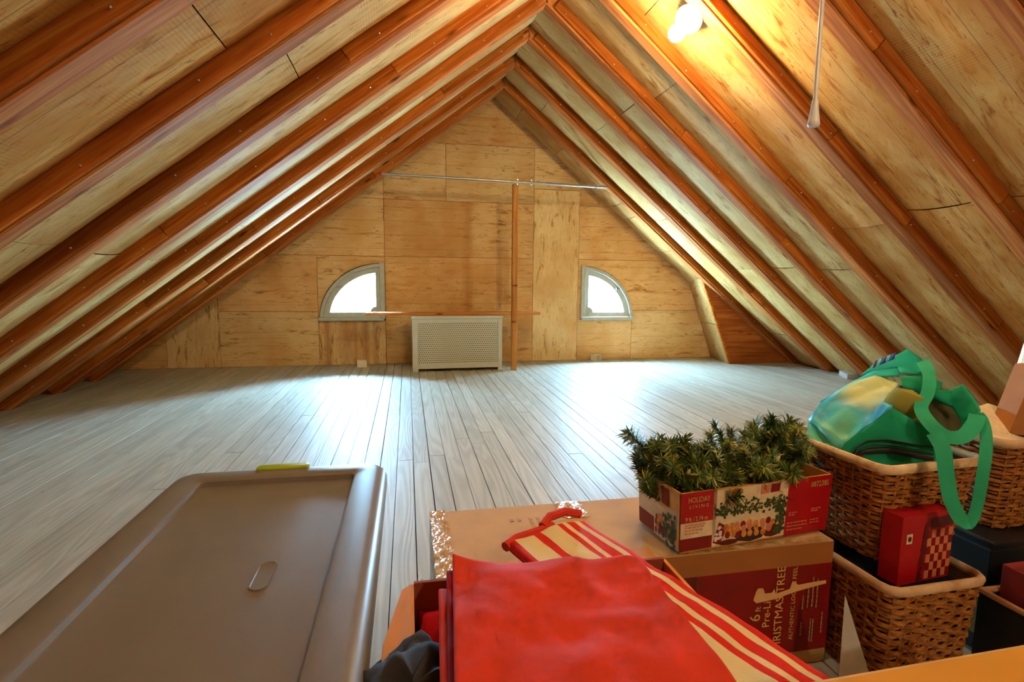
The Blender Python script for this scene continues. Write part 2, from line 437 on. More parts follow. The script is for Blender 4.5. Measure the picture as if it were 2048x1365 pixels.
# roof deck
ce = MB()
LL, LR = 3.75, 3.75
def slope_pt(side, s, h):
    """s metres down the slope, h metres up along the outward normal"""
    a = AL if side < 0 else AR
    return (RX + side*(s*math.cos(a) + h*math.sin(a)), RZ - s*math.sin(a) + h*math.cos(a))
dl = [slope_pt(-1, 0, .19), slope_pt(-1, LL, .19), slope_pt(-1, LL, .15), slope_pt(-1, 0, .15)]
dr = [slope_pt(1, 0, .19), slope_pt(1, LR, .19), slope_pt(1, LR, .15), slope_pt(1, 0, .15)]
top = (RX, RZ+.30); und = (RX, RZ+.2)
ce.prism([(top[0], YB-.1, top[1])] + [(p[0], YB-.1, p[1]) for p in (dl[1], dl[2])] + [(und[0], YB-.1, und[1])], (0, D+.2-YB, 0))
ce.prism([(top[0], YB-.1, top[1])] + [(p[0], YB-.1, p[1]) for p in (dr[1], dr[2])] + [(und[0], YB-.1, und[1])], (0, D+.2-YB, 0))
ceil = ce.build('ceiling', m_deck); tag(ceil, 'open pitched attic roof of pine rafters and tan bay sheets', kind='structure')

def frame(side):
    a = AL if side < 0 else AR
    X = Vector((side*math.cos(a), 0, -math.sin(a))); Z = Vector((side*math.sin(a), 0, math.cos(a))); Y = Z.cross(X)
    M = Matrix((X, Y, Z)).transposed().to_4x4()
    return M, Y.y                            # local y may point to -Y
NR = 17
HW, RD, EX = .030, .14, .055                # half width, depth, exposed depth
for side in (-1, 1):
    M, ysg = frame(side)
    a = AL if side < 0 else AR
    L = RZ/math.sin(a) + (.04 if side < 0 else .0)
    # rafter meshes in local frame (x down slope, z outward)
    for k in range(1, NR+1):
        Yk = Y0 - S*k
        b = MB(); hw = HW
        x0 = -.0*1; z0 = 0
        # plumb cut at the ridge, level cut at the floor
        tn = math.tan(a)
        foot0 = L - 0.0; foot1 = foot0 + RD/math.tan(a)
        prof = [(0, 0), (foot0, 0), (foot1, RD), (-RD*tn, RD)]
        if side < 0: prof[0] = (-.012, 0)
        b.prism([(p[0], -hw, p[1]) for p in prof], (0, 2*hw, 0))
        me = b.mesh('rafter', m_rafter, bev=.002, bseg=1)
        r = link('rafter', me, ceil); Mk = M.copy(); Mk.translation = Vector((RX, Yk, RZ)); r.matrix_local = Mk
        # furring strips on the camera-facing side
        near = -ysg                          # local y direction that points to -Y
        xx = rng.uniform(.02, .06); cuts = []
        while xx < L-.05:
            ln = rng.uniform(.5, 1.5); e = min(xx+ln, L-.02)
            if L-e < .25: e = L-.02
            cuts.append((xx, e)); xx = e+.002
        for (c0, c1) in cuts:
            y0, y1 = sorted((near*(hw+.0012), near*(hw+.018+rng.uniform(-.002, .002))))
            z0 = rng.uniform(.006, .014)
            sb = MB().box(c0, c1, y0, y1, z0, EX)
            so = link('furring_strip', sb.mesh('furring_strip', m_strip, bev=.0015, bseg=1), r)
        nb = MB()
        for q in range(int(L/.28)):
            px_ = .12+q*.28+rng.uniform(-.06, .06)
            nb.lathe([(0, 0), (.003, .0), (.003, .002), (.0012, .0035), (0, .0038)], (px_, near*(hw+.0195), rng.uniform(.02, .03)), (0, near, 0), 7)
        if Yk > .3:
            no = link('nail_head', nb.mesh('nail_head', m_nail), r); tag(no, kind='stuff')

# bay panels, bowed into the room, with seams measured in the photograph
def spos(px, py, side):
    """distance down the slope of a pixel on the panel plane"""
    a = AL if side < 0 else AR; n = Vector((side*math.sin(a), 0, math.cos(a))); p0 = Vector((RX, 0, RZ)) + n*.045
    d = RIGHT*((px-1024)/F) - UP*((py-682.5)/F) + FWD
    p = CAM + d*(n.dot(p0-CAM)/n.dot(d)); X = Vector((side*math.cos(a), 0, -math.sin(a)))
    return X.dot(p-Vector((RX, p.y, RZ)))
seamR = {0: [(1030,240), (1108,312), (1225,413), (1258,437), (1325,503)], 1: [(1080,225), (1312,442), (1545,665)], 2: [(1194,262), (1490,537)],
         3: [(1240,231), (1550,537)], 4: [(1330,183), (1650,540)], 5: [(1300,20), (1715,455)], 6: [(1840,420)], 7: [(2010,400)]}
seamL = {3: [(855,75)], 4: [(330,520)], 5: [(240,510)], 6: [(600,160), (90,490)], 7: [(430,70)], 8: [(560,20)]}
for side in (-1, 1):
    M, ysg = frame(side); a = AL if side < 0 else AR
    Lp = RZ/math.sin(a) + .09
    sm = seamR if side > 0 else seamL
    for k in range(NR):
        yA = (Y0 - S*k - HW - .001) if k else D-.004; yB = Y0 - S*(k+1) + HW + .001
        cuts = sorted(s for s in (spos(px, py, side) for px, py in sm.get(k, [])) if .1 < s < Lp-.1)
        if not cuts:
            cuts = [rng.uniform(.6, 1.4)]
        if Lp-cuts[-1] > 1.7: cuts.append(cuts[-1]+rng.uniform(1.0, 1.3))
        end = Lp
        if side > 0 and k == 0: end = 2.24
        cuts = [-(EX-.012)*math.tan(a)] + [c for c in cuts if c < end-.08] + [end]
        bow = rng.uniform(.016, .026)
        for c0, c1 in zip(cuts, cuts[1:]):
            yc = (yA+yB)/2; hh = (yA-yB)/2; sc = rng.uniform(-.3, .3)*.004
            tl = rng.uniform(-.002, .002)
            def fn(u, v):
                t = 2*v-1
                w = .0012*math.sin(9*u+3*sc*900)*math.cos(3*t)
                return (-(c1-c0)/2 + (c1-c0-.003)*u, ysg*hh*t, EX + .004 + tl*u - bow*(1-t*t)**.8 + w)
            pbm = MB().grid(fn, 6, 10)
            me = pbm.mesh('panel', m_bayamber_lit if (k >= 5 and side > 0) or k >= 7 else m_bay, 'all', fix=False)
            o = link('panel', me, ceil); Mk = M.copy()
            X = M.to_3x3() @ Vector(((c0+c1)/2, 0, 0)); Mk.translation = Vector((RX, yc, RZ)) + X
            o.matrix_local = Mk

# back wall: backing slab with the two quarter-round openings
WL = dict(x0=-.190, x1=-.668, z0=.368, z1=.800, s=-1); WR = dict(x0=1.464, x1=1.920, z0=.362, z1=.798, s=1)
def arc(w, inset=0.0, n=18, rev=False):
    rx = abs(w['x1']-w['x0'])-inset; rz = w['z1']-w['z0']-inset
    pts = [(w['x0']+w['s']*rx*math.sin(math.pi/2*i/n), w['z0']+rz*math.cos(math.pi/2*i/n)) for i in range(n+1)]
    return pts[::-1] if rev else pts
def gable(z0, z1, x0=-3.2, x1=4.3, h=.165):
    p = [(x0, z0), (x1, z0), (x1, z1), (x0, z1)]
    tl, tr = slope_pt(-1, 0, h), slope_pt(1, 0, h)
    p = clip(p, -SL, 1, tl[1]-SL*tl[0]); p = clip(p, SR, 1, tr[1]+SR*tr[0])
    return p
wb = MB(); T0, T1 = D+.010, D+.06
def slab(poly, y0=None, y1=None, bm=None, mi=0):
    y0 = T0 if y0 is None else y0; y1 = T1 if y1 is None else y1
    (bm or wb).prism([(p[0], y0, p[1]) for p in poly], (0, y1-y0, 0), mi)
def wallparts(sl):
    sl(gable(.82, 2.3)); sl(gable(-.1, .35)); sl(gable(.35, .82, -3.2, -.69)); sl(gable(.35, .82, -.17, 1.445)); sl(gable(.35, .82, 1.94))
    sl([(-.69, .35), (-.17, .35), (-.17, .82), (WL['x0'], .82), (WL['x0'], WL['z0']), (WL['x1'], WL['z0']), (-.69, WL['z0'])])
    sl([(-.69, WL['z0'])] + [(WL['x1'], WL['z0'])] + arc(WL, rev=True)[1:] + [(WL['x0'], .82), (-.69, .82)])
    sl([(1.94, .35), (1.445, .35), (1.445, .82), (WR['x0'], .82), (WR['x0'], WR['z0']), (WR['x1'], WR['z0']), (1.94, WR['z0'])])
    sl([(1.94, WR['z0'])] + [(WR['x1'], WR['z0'])] + arc(WR, rev=True)[1:] + [(WR['x0'], .82), (1.94, .82)])
wallparts(slab)
wall = wb.build('wall_back', m_dark); tag(wall, 'end gable wall clad in tan wood-grain sheets with two quarter-round windows', kind='structure')
G = .0014
def wpanel(poly, mat, name='panel'):
    cx = sum(p[0] for p in poly)/len(poly); cz = sum(p[1] for p in poly)/len(poly)
    b = MB(); n = len(poly)
    # shrink for the joint
    q = []
    for i, p in enumerate(poly):
        q.append((p[0]+(G if p[0] < cx else -G), p[1]+(G if p[1] < cz else -G)))
    t = rng.uniform(.0, .0025)
    b.prism([(p[0]-cx, -.004-t, p[1]-cz) for p in q], (0, .012+t, 0))
    return link(name, b.mesh(name, mat), wall, (cx, D+.001, cz))
def gpanel(x0, x1, z0, z1, mat):
    p = [(x0, z0), (x1, z0), (x1, z1), (x0, z1)]
    tl, tr = slope_pt(-1, 0, .13), slope_pt(1, 0, .13)
    p = clip(p, -SL, 1, tl[1]-SL*tl[0]); p = clip(p, SR, 1, tr[1]+SR*tr[0])
    if len(p) > 2: wpanel(p, mat)
gpanel(-.4, 2, 1.745, 2.3, m_wallr)
gpanel(-1.5, -.172, 1.300, 1.745, m_wallx); gpanel(-.172, .312, 1.30, 1.745, m_wallx); gpanel(.312, 1.030, 1.30, 1.745, m_wallx)
gpanel(1.030, 1.423, 1.423, 1.745, m_wallx); gpanel(1.423, 2.2, 1.30, 1.745, m_wallr)
gpanel(1.030, 1.423, 0, 1.423, m_wallz)
gpanel(-2.2, -.172, .858, 1.300, m_wallx); gpanel(-.172, 1.030, .858, 1.300, m_wallst); gpanel(1.423, 2.8, .858, 1.30, m_wallr)
gpanel(-2.0, -1.396, .70, .858, m_wallr); gpanel(-1.764, -1.396, 0, .70, m_wallz); gpanel(-2.6, -1.764, 0, .70, m_wallr)
gpanel(-1.396, -.682, .425, .858, m_wallr); gpanel(-1.396, -.682, 0, .425, m_wallx)
gpanel(-.172, 1.030, 0, .858, m_wallst)
wpanel([(-.682, .858), (-.682, WL['z0'])] + [(WL['x1']-.008, WL['z0'])] + [(p[0]-.006, p[1]+.006) for p in arc(WL, rev=True)[1:]] + [(-.172, WL['z1']+.006), (-.172, .858)], m_wallx)
gpanel(-.682, -.172, 0, .350, m_wallrun)
wpanel([(2.75, .858), (2.85, .425), (1.92, .425), (1.92, WR['z0'])] + [(p[0]+.006, p[1]+.006) for p in arc(WR, rev=True)] + [(1.423, WR['z1']+.006), (1.423, .858)], m_wallr)
gpanel(1.423, 1.449, .348, WR['z1']+.006, m_wallr); gpanel(1.423, 1.92, 0, .348, m_wallx); gpanel(1.92, 2.9, 0, .425, m_wallx)

# windows
def window(idx, w):
    s = w['s']; y0 = D-.022
    def ring(i0, i1, ya, yb, mat, name, par, arcn=18):
        a0, a1 = arc(w, i0, arcn), arc(w, i1, arcn); b = MB()
        for i in range(arcn):
            b.prism([(a0[i][0], ya, a0[i][1]), (a0[i+1][0], ya, a0[i+1][1]), (a1[i+1][0], ya, a1[i+1][1]), (a1[i][0], ya, a1[i][1])], (0, yb-ya, 0))
        return b.build(name, mat, par)
    fr = MB(); x0 = w['x0']
    fr.box(min(x0-s*.016, x0+s*.022), max(x0-s*.016, x0+s*.022), y0-.006, D+.05, w['z0'], w['z1']+.008)
    root = fr.build(f'window_{idx}', m_frame, None, bev=.002); 
    ring(.0, .026, y0-.0045, D+.0485, m_frame, 'window_frame', root)
    MB().box(min(x0-s*.01, w['x1']+s*.012), max(x0-s*.01, w['x1']+s*.012), y0-.016, D+.05, w['z0']-.016, w['z0']+.012).build('window_sill', m_frame, root, bev=.003)
    ring(.024, .070, D-.006, D+.02, m_frame, 'sash', root)
    sb = MB(); xa, xb = sorted((x0+s*.018, x0+s*.056)); sb.box(xa, xb, D-.0075, D+.0185, w['z0']+.010, w['z1']-.024)
    sb.build('sash_stile', m_frame, root)
    xa, xb = sorted((x0+s*.056, w['x1']-s*.030)); MB().box(xa, xb, D-.009, D+.017, w['z0']+.008, w['z0']+.050).build('sash_rail', m_frame, root)
    # hub at the corner, radial bars, latch
    hb = [(x0+s*.056, w['z0']+.050)] + [(x0+s*(.056+.045*math.sin(math.pi/2*i/8)), w['z0']+.050+.045*math.cos(math.pi/2*i/8)) for i in range(9)]
    MB().prism([(p[0], D-.004, p[1]) for p in hb], (0, .02, 0)).build('hub', m_frame, root)
    rx, rz = abs(w['x1']-x0)-.08, w['z1']-w['z0']-.08
    for an in (30, 60):
        u = Vector((s*math.sin(math.radians(an)), 0, math.cos(math.radians(an)))); c = Vector((x0, D+.012, w['z0']))
        e = c + Vector((u.x*rx, 0, u.z*rz)); st = c + Vector((u.x*.115, 0, u.z*.115))
        MB().tube([st, e], .0022, 6).build('muntin', m_frame, root)
    g = arc(w, .08); MB().poly([(x0+s*.05, D+.010, w['z0']+.04)] + [(p[0], D+.010, p[1]) for p in g]).build('pane', m_glass, root)
    a = arc(w, .045)[10]; MB().box(a[0]-.016, a[0]+.016, D-.02, D-.005, a[1]-.008, a[1]+.008).build('latch', m_steel, root, bev=.002)
    return root
tag(window(1, WL), 'quarter-round window left of the radiator cover, flat side to its right', kind='structure')
tag(window(2, WR), 'quarter-round window right of the upright post, flat side to its left', kind='structure')
for i, w in enumerate((WL, WR)):
    ld = bpy.data.lights.new('window_portal', 'AREA'); ld.shape = 'RECTANGLE'; ld.size = .46; ld.size_y = .42
    lo = bpy.data.objects.new('window_portal', ld); COL.objects.link(lo); ld.cycles.is_portal = True
    lo.location = ((w['x0']+w['x1'])/2, D+.065, (w['z0']+w['z1'])/2); lo.rotation_euler = (math.radians(-90), 0, 0)

# rear gable behind the viewer
rb = MB(); rb.prism([(p[0], YB-.06, p[1]) for p in gable(-.1, 2.35)], (0, .05, 0))
wf = rb.build('wall_front', m_wallr); tag(wf, 'gable wall behind the viewer', kind='structure')

# boxed-in corner at the right: steep sheets and a triangular wall of planks under the last rafter
YN = Y0 - S + HW + .004
nk = MB().prism([(2.36, YN+.012, .70), (2.645, YN+.012, 0), (3.30, YN+.012, 0)], (0, .01, 0)).build('wall_right', m_dark); tag(nk, 'low triangular plank wall boxing in the right corner', kind='structure')
z = 0.0; ph = .092
while z < .70:
    z1 = min(z+ph, .70)
    p = [(2.0, z+.0012), (3.6, z+.0012), (3.6, z1-.0012), (2.0, z1-.0012)]
    p = clip(p, -.69, -.285, -(.69*2.645)); tr = slope_pt(1, 0, .05); p = clip(p, SR, 1, tr[1]+SR*tr[0])
    if len(p) > 2:
        cx = sum(q[0] for q in p)/len(p); cz = sum(q[1] for q in p)/len(p)
        b = MB().prism([(q[0]-cx, 0, q[1]-cz) for q in p], (0, .012, 0)); link('plank', b.mesh('plank', m_plankw), nk, (cx, YN, cz))
    z = z1
for (za, zb) in ((.0, .33), (.333, .705)):
    def kp(z, y):
        t = z/.705; xw = 2.70-(2.70-2.44)*t; xn = 2.645-(2.645-2.352)*t
        f = (D-y)/(D-YN); return xw+(xn-xw)*f
    def fn(u, v):
        z = za+(zb-.002-za)*u; y = D-.003-(D-YN-.002)*v
        return (kp(z, y)-.012*math.sin(math.pi*v)*.8, y, z)
    MB().grid(fn, 5, 8).build('panel', m_bay, nk, 'all')
tb = MB(); tb.prism([(2.635, YN-.006, 0), (2.655, YN-.006, 0), (2.367, YN-.006, .70), (2.347, YN-.006, .70)], (0, .02, 0)); tb.build('corner_batten', m_strip, nk)

# ------------------------------------------------------------------ things by the back wall
yf = 3.915
rc = thing('radiator_cover', 'pale grey metal radiator cover with perforated front beside the upright post', 'radiator', (.36, yf, 0))
X0, X1, H, DP = .030, .700, .415, .235
MB().box(X0+.004, X0+.016, yf+.004, yf+DP, .0, H-.01).build('side_panel', m_radi, rc)
MB().box(X1-.016, X1-.004, yf+.004, yf+DP, .0, H-.01).build('side_panel', m_radi, rc)
MB().box(X0-.006, X1+.006, yf-.008, yf+DP+.004, H-.022, H).build('top', m_radi, rc, bev=.003)
for xa, xb in ((X0, X0+.042), (X1-.030, X1)):
    MB().box(xa, xb, yf-.004, yf+.008, 0, H-.022).build('stile', m_radi, rc, bev=.002)
MB().box(X0+.042, X1-.030, yf, yf+.008, H-.05, H-.022).build('top_rail', m_radi, rc, bev=.001)
MB().box(X0+.042, X1-.030, yf, yf+.008, .022, .062).build('bottom_rail', m_radi, rc, bev=.001)
pp = MB().box(X0+.040, X1-.028, yf+.003, yf+.006, .06, H-.048).build('perforated_panel', m_perf, rc)
MB().box(X0+.05, X1-.05, yf+.06, yf+.18, .05, H-.06).build('radiator', m_dark, rc)
rc.rotation_euler.z = math.radians(1.5)

sh = MB().box(-.300, 1.008, 3.955, 4.075, .4165, .4365).build('shelf_board', m_shelf, bev=.002); tag(sh, 'long narrow pine board lying across the radiator cover behind the post', 'board')
po = thing('post', 'upright pine stud standing right of the radiator cover', 'post', (.79, 3.925, 0))
MB().box(.772, .812, 3.905, 3.945, 0, 1.385).build('stud', m_post, po, bev=.002)
nb = MB()
for z in (.12, .3, .62, .85, 1.0, 1.18): nb.lathe([(0, 0), (.0032, 0), (.0026, .0016), (0, .002)], (.80+rng.uniform(-.006, .006), 3.905, z), (0, -1, 0), 7)
tag(nb.build('nail_head', m_latchd, po), kind='stuff')
rod = thing('closet_rod', 'galvanised conduit rod hung level across the gable on rafter clips', 'rod', (.66, 3.9, 1.40))
ra, rb_ = at(762, 347.5, 1, 3.860), at(1213, 375, 1, 3.860)
MB().tube([ra, rb_], .0085, 10).build('conduit', m_steel, rod, True)
MB().tube([ra-Vector((.016, 0, 0)), ra+Vector((.004, 0, 0))], .0105, 10).build('end_cap', m_redcap, rod, True)
for f in (.052, .585, .648, .952):
    c = ra.lerp(rb_, f); d = (rb_-ra).normalized()
    b = MB().tube([c-d*.006, c+d*.006], .0115, 10); b.box(c.x-.005, c.x+.005, c.y-.002, c.y+.012, c.z-.02, c.z+.02)
    b.build('clip', m_steel, rod)
for (px, py, hx, lab, tilt) in ((724, 734, .028, 'small cream outlet box on the floor below the left window', .1), (1192, 721, .024, 'small cream outlet box open at its end, on the floor below the right window', .5)):
    p = at(px, py, 2, 0); ob = thing('outlet_box', lab, 'outlet', (p.x, p.y, 0), tilt)
    b = MB(); w_, h_, d_, t_ = hx*1.3, .050, .034, .003
    b.box(-w_, w_, -d_, d_, 0, t_).box(-w_, w_, -d_, d_, h_-t_, h_).box(-w_, -w_+t_, -d_, d_, t_, h_-t_).box(w_-t_, w_, -d_, d_, t_, h_-t_)
    if px < 1000: b.box(-w_+t_, w_-t_, -d_, -d_+t_, t_, h_-t_)
    b.build('housing', m_cream, ob, local=True)
    if px < 1000: MB().box(-w_*.7, w_*.7, -d_-.003, -d_, .008, h_-.008).build('cover_plate', m_cream, ob, local=True)
    else: MB().box(-w_+t_, w_-t_, d_-.004, d_, t_, h_-t_).build('back_plate', m_latchd, ob, local=True)

# ------------------------------------------------------------------ ceiling lamps and an added fill lamp
def lamp(base, n, lab, mat, axis, pull=None):
    """porcelain lampholder on a steel box; n = direction into the room, axis = way the bulb points"""
    n = Vector(n).normalized(); base = Vector(base)
    L_ = thing('ceiling_lamp', lab, 'lamp', base)
    MB().lathe([(.047, -.055), (.047, -.008), (.05, -.006), (.05, 0)], base, n, 8).build('junction_box', m_boxsteel, L_)
    MB().lathe([(.0, 0), (.054, 0), (.055, .004), (.052, .009), (.034, .013), (.026, .018), (.0225, .03), (.0225, .042), (.019, .044), (0, .044)], base, n, 28).build('lampholder', m_porc, L_, True)
    c = base + n*.044; ax = Vector(axis).normalized()
    MB().lathe([(0, 0), (.013, 0), (.0135, .008), (.013, .016)], c, ax, 16).build('bulb_cap', m_steel, L_, True)
    MB().lathe([(.013, .016), (.0165, .026), (.026, .043), (.0315, .058), (.032, .068), (.0285, .081), (.02, .091), (0, .0975)], c, ax, 14).build('bulb', mat, L_, 'all')
    return L_
nR = Vector((-math.sin(AR), 0, -math.cos(AR)))
dR = (RIGHT*((1378-1024)/F) - UP*((38-682.5)/F) + FWD); nr_ = Vector((math.sin(AR), 0, math.cos(AR)))
b1 = CAM + dR*(nr_.dot(Vector((RX, 0, RZ))-CAM)/nr_.dot(dR) - .02)
n1_ = (-dR.normalized()*.58 - RIGHT*.50 - UP*.58).normalized()
lamp(b1, n1_, 'bare glowing bulb in a round white porcelain holder on the right roof slope', m_bulb, n1_)
cb = P(1627, 250, .80)
b2 = Vector((cb.x+.01, cb.y, 0)); b2.z = RZ - SR*(b2.x-RX)*1.0 - .0 if b2.x > RX else RZ - SL*(RX-b2.x)
b2.z -= .0
l2 = lamp(b2, (0, 0, -1), 'ceiling lamp overhead with a long white pull cord', m_bulb2, (0, 0, -1))
fill_lamp = lamp(Vector((RX, -1.45, RZ-.06)), (0, 0, -1), 'added unseen fill lamp under the ridge behind the viewer', m_fill, (0, 0, -1))  # added out of view to brighten the fronts of the foreground things
pc = MB(); top_ = b2 + Vector((.0, -.0, -.02)); 
top_ = Vector((cb.x+.012, cb.y+.02, b2.z-.03)); pc.tube([top_, top_.lerp(cb, .5)+Vector((.001, 0, 0)), cb+Vector((0, 0, .03))], .0032, 8)
pc.build('pull_cord', m_porc, l2, True)
MB().lathe([(.0, .036), (.0045, .036), (.006, .02), (.0085, .004), (.009, 0), (.007, -.003), (0, -.003)], cb, (0, 0, 1), 14).build('pull_knob', m_porc, l2, True)

# ------------------------------------------------------------------ foreground: storage tote
tt = thing('storage_tote', 'long grey-brown plastic storage tote with a flat lid and lime green latch', 'storage bin', (-.25, .72, 0))
ox0, ox1, oy0, oy1 = -.455, -.047, .33, 1.136
def rr(i, z, r): return rrect(ox0+i, ox1-i, oy0+i, oy1-i, r, z, 7)
b = MB().loft([rr(.05, 0, .03), rr(.022, .262, .045), rr(.014, .262, .05), rr(.014, .268, .05)])
b.build('tub', m_toteb, tt, True)
b = MB().loft([rr(.006, .258, .04), rr(.0, .262, .045), rr(.0, .282, .045), rr(.004, .292, .042), rr(.012, .2985, .036), rr(.022, .301, .03), rr(.058, .2985, .014), rr(.0625, .297, .012),
               rr(.0645, .2885, .010), rr(.068, .2875, .010), rr(.12, .2885, .01)], cap0=False)
lid = b.build('lid', m_toteg, tt, True)
# moulded maker's plate on the lid
b = MB(); c = Vector((-.197, .727, .2885)); n_ = 24
def pill(h, w_, l_): return [(c.x+.008*0+w_*math.cos(t), c.y+l_*(1 if math.sin(t) > 0 else -1)+w_*math.sin(t), c.z+h) for t in [2*math.pi*(k+.5)/n_ for k in range(n_)]]
b.loft([pill(-.001, .0125, .024), pill(.0016, .0125, .024), pill(.0016, .0105, .024), pill(.0004, .0098, .024)], cap0=False)
b.build('moulded_badge', m_toteg, lid, True)
b = MB().loft([rrect(-.308, -.204, 1.098, 1.134, .008, z, 3) for z in (.268, .2955)] + [rrect(-.304, -.208, 1.102, 1.131, .008, .298, 3)])
lt = b.build('latch', m_latchd, tt, True)
b = MB().loft([rrect(-.307, -.205, 1.112, 1.1345, .006, .2975, 3), rrect(-.307, -.205, 1.112, 1.1345, .006, .3035, 3), rrect(-.304, -.208, 1.114, 1.1335, .006, .3055, 3)])
b.build('latch_lever', m_green, lt, True)

# ------------------------------------------------------------------ long tree carton
tb_ = thing('tree_carton', 'long taped cardboard carton printed dark red, lying under the garland box', 'box', (.39, .88, 0))
x0, x1, y0, y1, H = .038, .742, .766, 1.004, .2345
MB().box(x0, x1, y0, y1, 0, H).build('carton', m_card, tb_, bev=.003)
fy = y0-.0006
def fq(xa, xb, za, zb, mat, name, d=0): return MB().box(xa, xb, fy-d-.0004, fy-d, za, zb).build(name, mat, tb_)
fq(x0+.002, x1-.002, .193, H-.002, m_papert, 'paper_tape')
fq(.20, .475, .028, .193, m_maroon, 'photo_print'); fq(.475, x1-.002, .028, .193, m_dred, 'red_print')
b = MB(); c = Vector((.556, fy-.0012, .098)); b.poly([(c.x+.062*math.cos(2*math.pi*k/32), c.y, c.z+.062*math.sin(2*math.pi*k/32)) for k in range(32)]); b.build('round_label', m_dred, tb_)
b = MB(); rng2 = random.Random(5)
for k in range(150):
    px = rng2.gauss(.395, .035); pz = rng2.uniform(.06, .188); s_ = rng2.uniform(.002, .005)
    a_ = rng2.uniform(0, 3); mi = 0 if k % 5 else 1
    if mi: s_ *= .6
    b.poly([(px+s_*math.cos(a_+q*2.09), fy-.0006-.00001*k, pz+s_*math.sin(a_+q*2.09)*1.2) for q in range(3)], mi)
tag(b.build('tree_picture', [m_pgreen, m_porange], tb_, fix=False), kind='stuff')
ty = fy-.0018; R_, U_ = (0, 0, 1), (-1, 0, 0)
for body, sz, xx, zz in (('6', .030, .600, .097), ('ft', .016, .600, .116), ('Pre-Lit', .0205, .619, .084), ('CHRISTMAS TREE', .0225, .644, .022), ('AUTHENTIC LOOK & FEEL', .0118, .668, .054)):
    text('lettering', body, sz, (xx, ty, zz), R_, U_, m_gold, tb_)
b = MB()
for (xx, za, zb) in ((.684, .06, .085), (.684, .11, .136), (.694, .112, .15), (.703, .113, .17), (.712, .11, .165), (.703, .045, .09), (.708, .045, .09), (.726, .06, .10), (.690, .102, .1025)):
    zc = za
    while zc < zb: 
        w_ = min(rng2.uniform(.004, .009), zb-zc); b.box(xx-.0016, xx+.0012, ty-.0002, ty, zc, zc+w_); zc += w_+.0015
tag(b.build('small_print', m_fade, tb_), kind='stuff')
tr_ = [(.584, .139), (.588, .154), (.592, .160), (.602, .159), (.606, .149), (.620, .149), (.624, .156), (.628, .146), (.655, .152), (.660, .167), (.672, .158), (.700, .160), (.728, .161), (.729, .155), (.700, .151), (.668, .146), (.650, .142), (.632, .137), (.605, .134), (.590, .133)]
MB().prism([(p[0], ty-.0006, p[1]) for p in tr_], (0, .0006, 0)).build('torn_patch', m_paper, tb_)
# top: taped ends, seam, faint freight marks
b = MB().grid(lambda u, v: (x0-.001+.030*u+.004*math.sin(40*v)*u, y0+(y1-y0)*v, H+.0012+.0012*abs(noise.noise((u*9, v*30, 1)))), 6, 50); b.build('packing_tape', m_tape, tb_, 'all')
b = MB().grid(lambda u, v: (x0-.0012-.0022*abs(noise.noise((u*30, v*30, 4))), y0+(y1-y0)*v, .10+(H-.10)*u), 10, 50); b.build('packing_tape', m_tape, tb_, 'all')
b = MB().grid(lambda u, v: (.290+.05*u+.004*math.sin(30*v), y1-.075+.075*v, H+.0012+.002*abs(noise.noise((u*14, v*22, 2)))), 10, 16); b.build('packing_tape', m_tape, tb_, 'all')
b = MB().grid(lambda u, v: (.43+.30*u, y0-.0012+.016*v, H+.0012+.002*abs(noise.noise((u*60, v*8, 7)))), 60, 4); b.build('packing_tape', m_tape, tb_, 'all')
b = MB()
for i, xx in enumerate((.185, .200, .222, .236, .250)):
    for j in range(1 if i < 2 else 3):
        b.box(xx, xx+.007, .935-j*.014, .945-j*.014, H+.0002, H+.0006)
tag(b.build('freight_mark', m_fade, tb_), kind='stuff')
MB().box(.075, .40, y0+.0, y0+.035, H+.0002, H+.0007).build('paper_tape', m_cardo, tb_)

# ------------------------------------------------------------------ garland carton (open top) and garland
gx, gy, gz = .440, .7645, .2378; ga = math.atan2(.034, .306)
gb = thing('garland_carton', 'open red printed carton overflowing with green garland, on the tree carton', 'box', (gx, gy, gz), ga)
W_, Dp, Hh, tk = .312, .125, .106, .003
def wallq(p0, p1, q1, q0, name, mat):
    b = MB(); b.add([p0, p1, q1, q0], [(0,1,2,3)]); return b
fl_ = .010
def fpt(u, z, off=0.0):                       # point on the slightly flared front
    return Vector((W_*u + fl_*(2*u-1)*z/Hh*.5, -off - fl_*.3*z/Hh, z))
def lpt(v, z, off=0.0): return Vector((-off - fl_*.5*z/Hh, Dp*v + fl_*.3*(2*v-1)*z/Hh, z))
def rpt(v, z): return Vector((W_ + fl_*.5*z/Hh, Dp*v + fl_*.3*(2*v-1)*z/Hh, z))
def bpt(u, z): return Vector((W_*u + fl_*(2*u-1)*z/Hh*.5, Dp + fl_*.3*z/Hh, z))
b = MB().box(0, W_, 0, Dp, 0, tk)
for f_, off in ((fpt, (0, tk, 0)), (bpt, (0, -tk, 0))): b.prism([f_(0, 0), f_(1, 0), f_(1, Hh), f_(0, Hh)], off)
for f_, off in ((lpt, (tk, 0, 0)), (rpt, (-tk, 0, 0))): b.prism([f_(0, 0), f_(1, 0), f_(1, Hh), f_(0, Hh)], off)
b.build('carton', m_cardo, gb, local=True)
def fr_(u0, u1, z0, z1, mat, name, d=.0006, f_=fpt):
    return MB().prism([f_(u0, z0*Hh, d), f_(u1, z0*Hh, d), f_(u1, z1*Hh, d), f_(u0, z1*Hh, d)], tuple((f_(u0, 0, d)-f_(u0, 0, d-.0004)))).build(name, mat, gb, local=True)
fr_(0, .22, .50, 1, m_red, 'red_print'); fr_(0, .22, .24, .50, m_pcream, 'cream_print'); fr_(0, .20, .03, .24, m_dred, 'red_print')
fr_(.20, .69, .03, .99, m_pcream, 'photo_print'); fr_(.69, 1, .0, 1, m_red, 'red_print')
b = MB(); rg = random.Random(11); cnt = 0
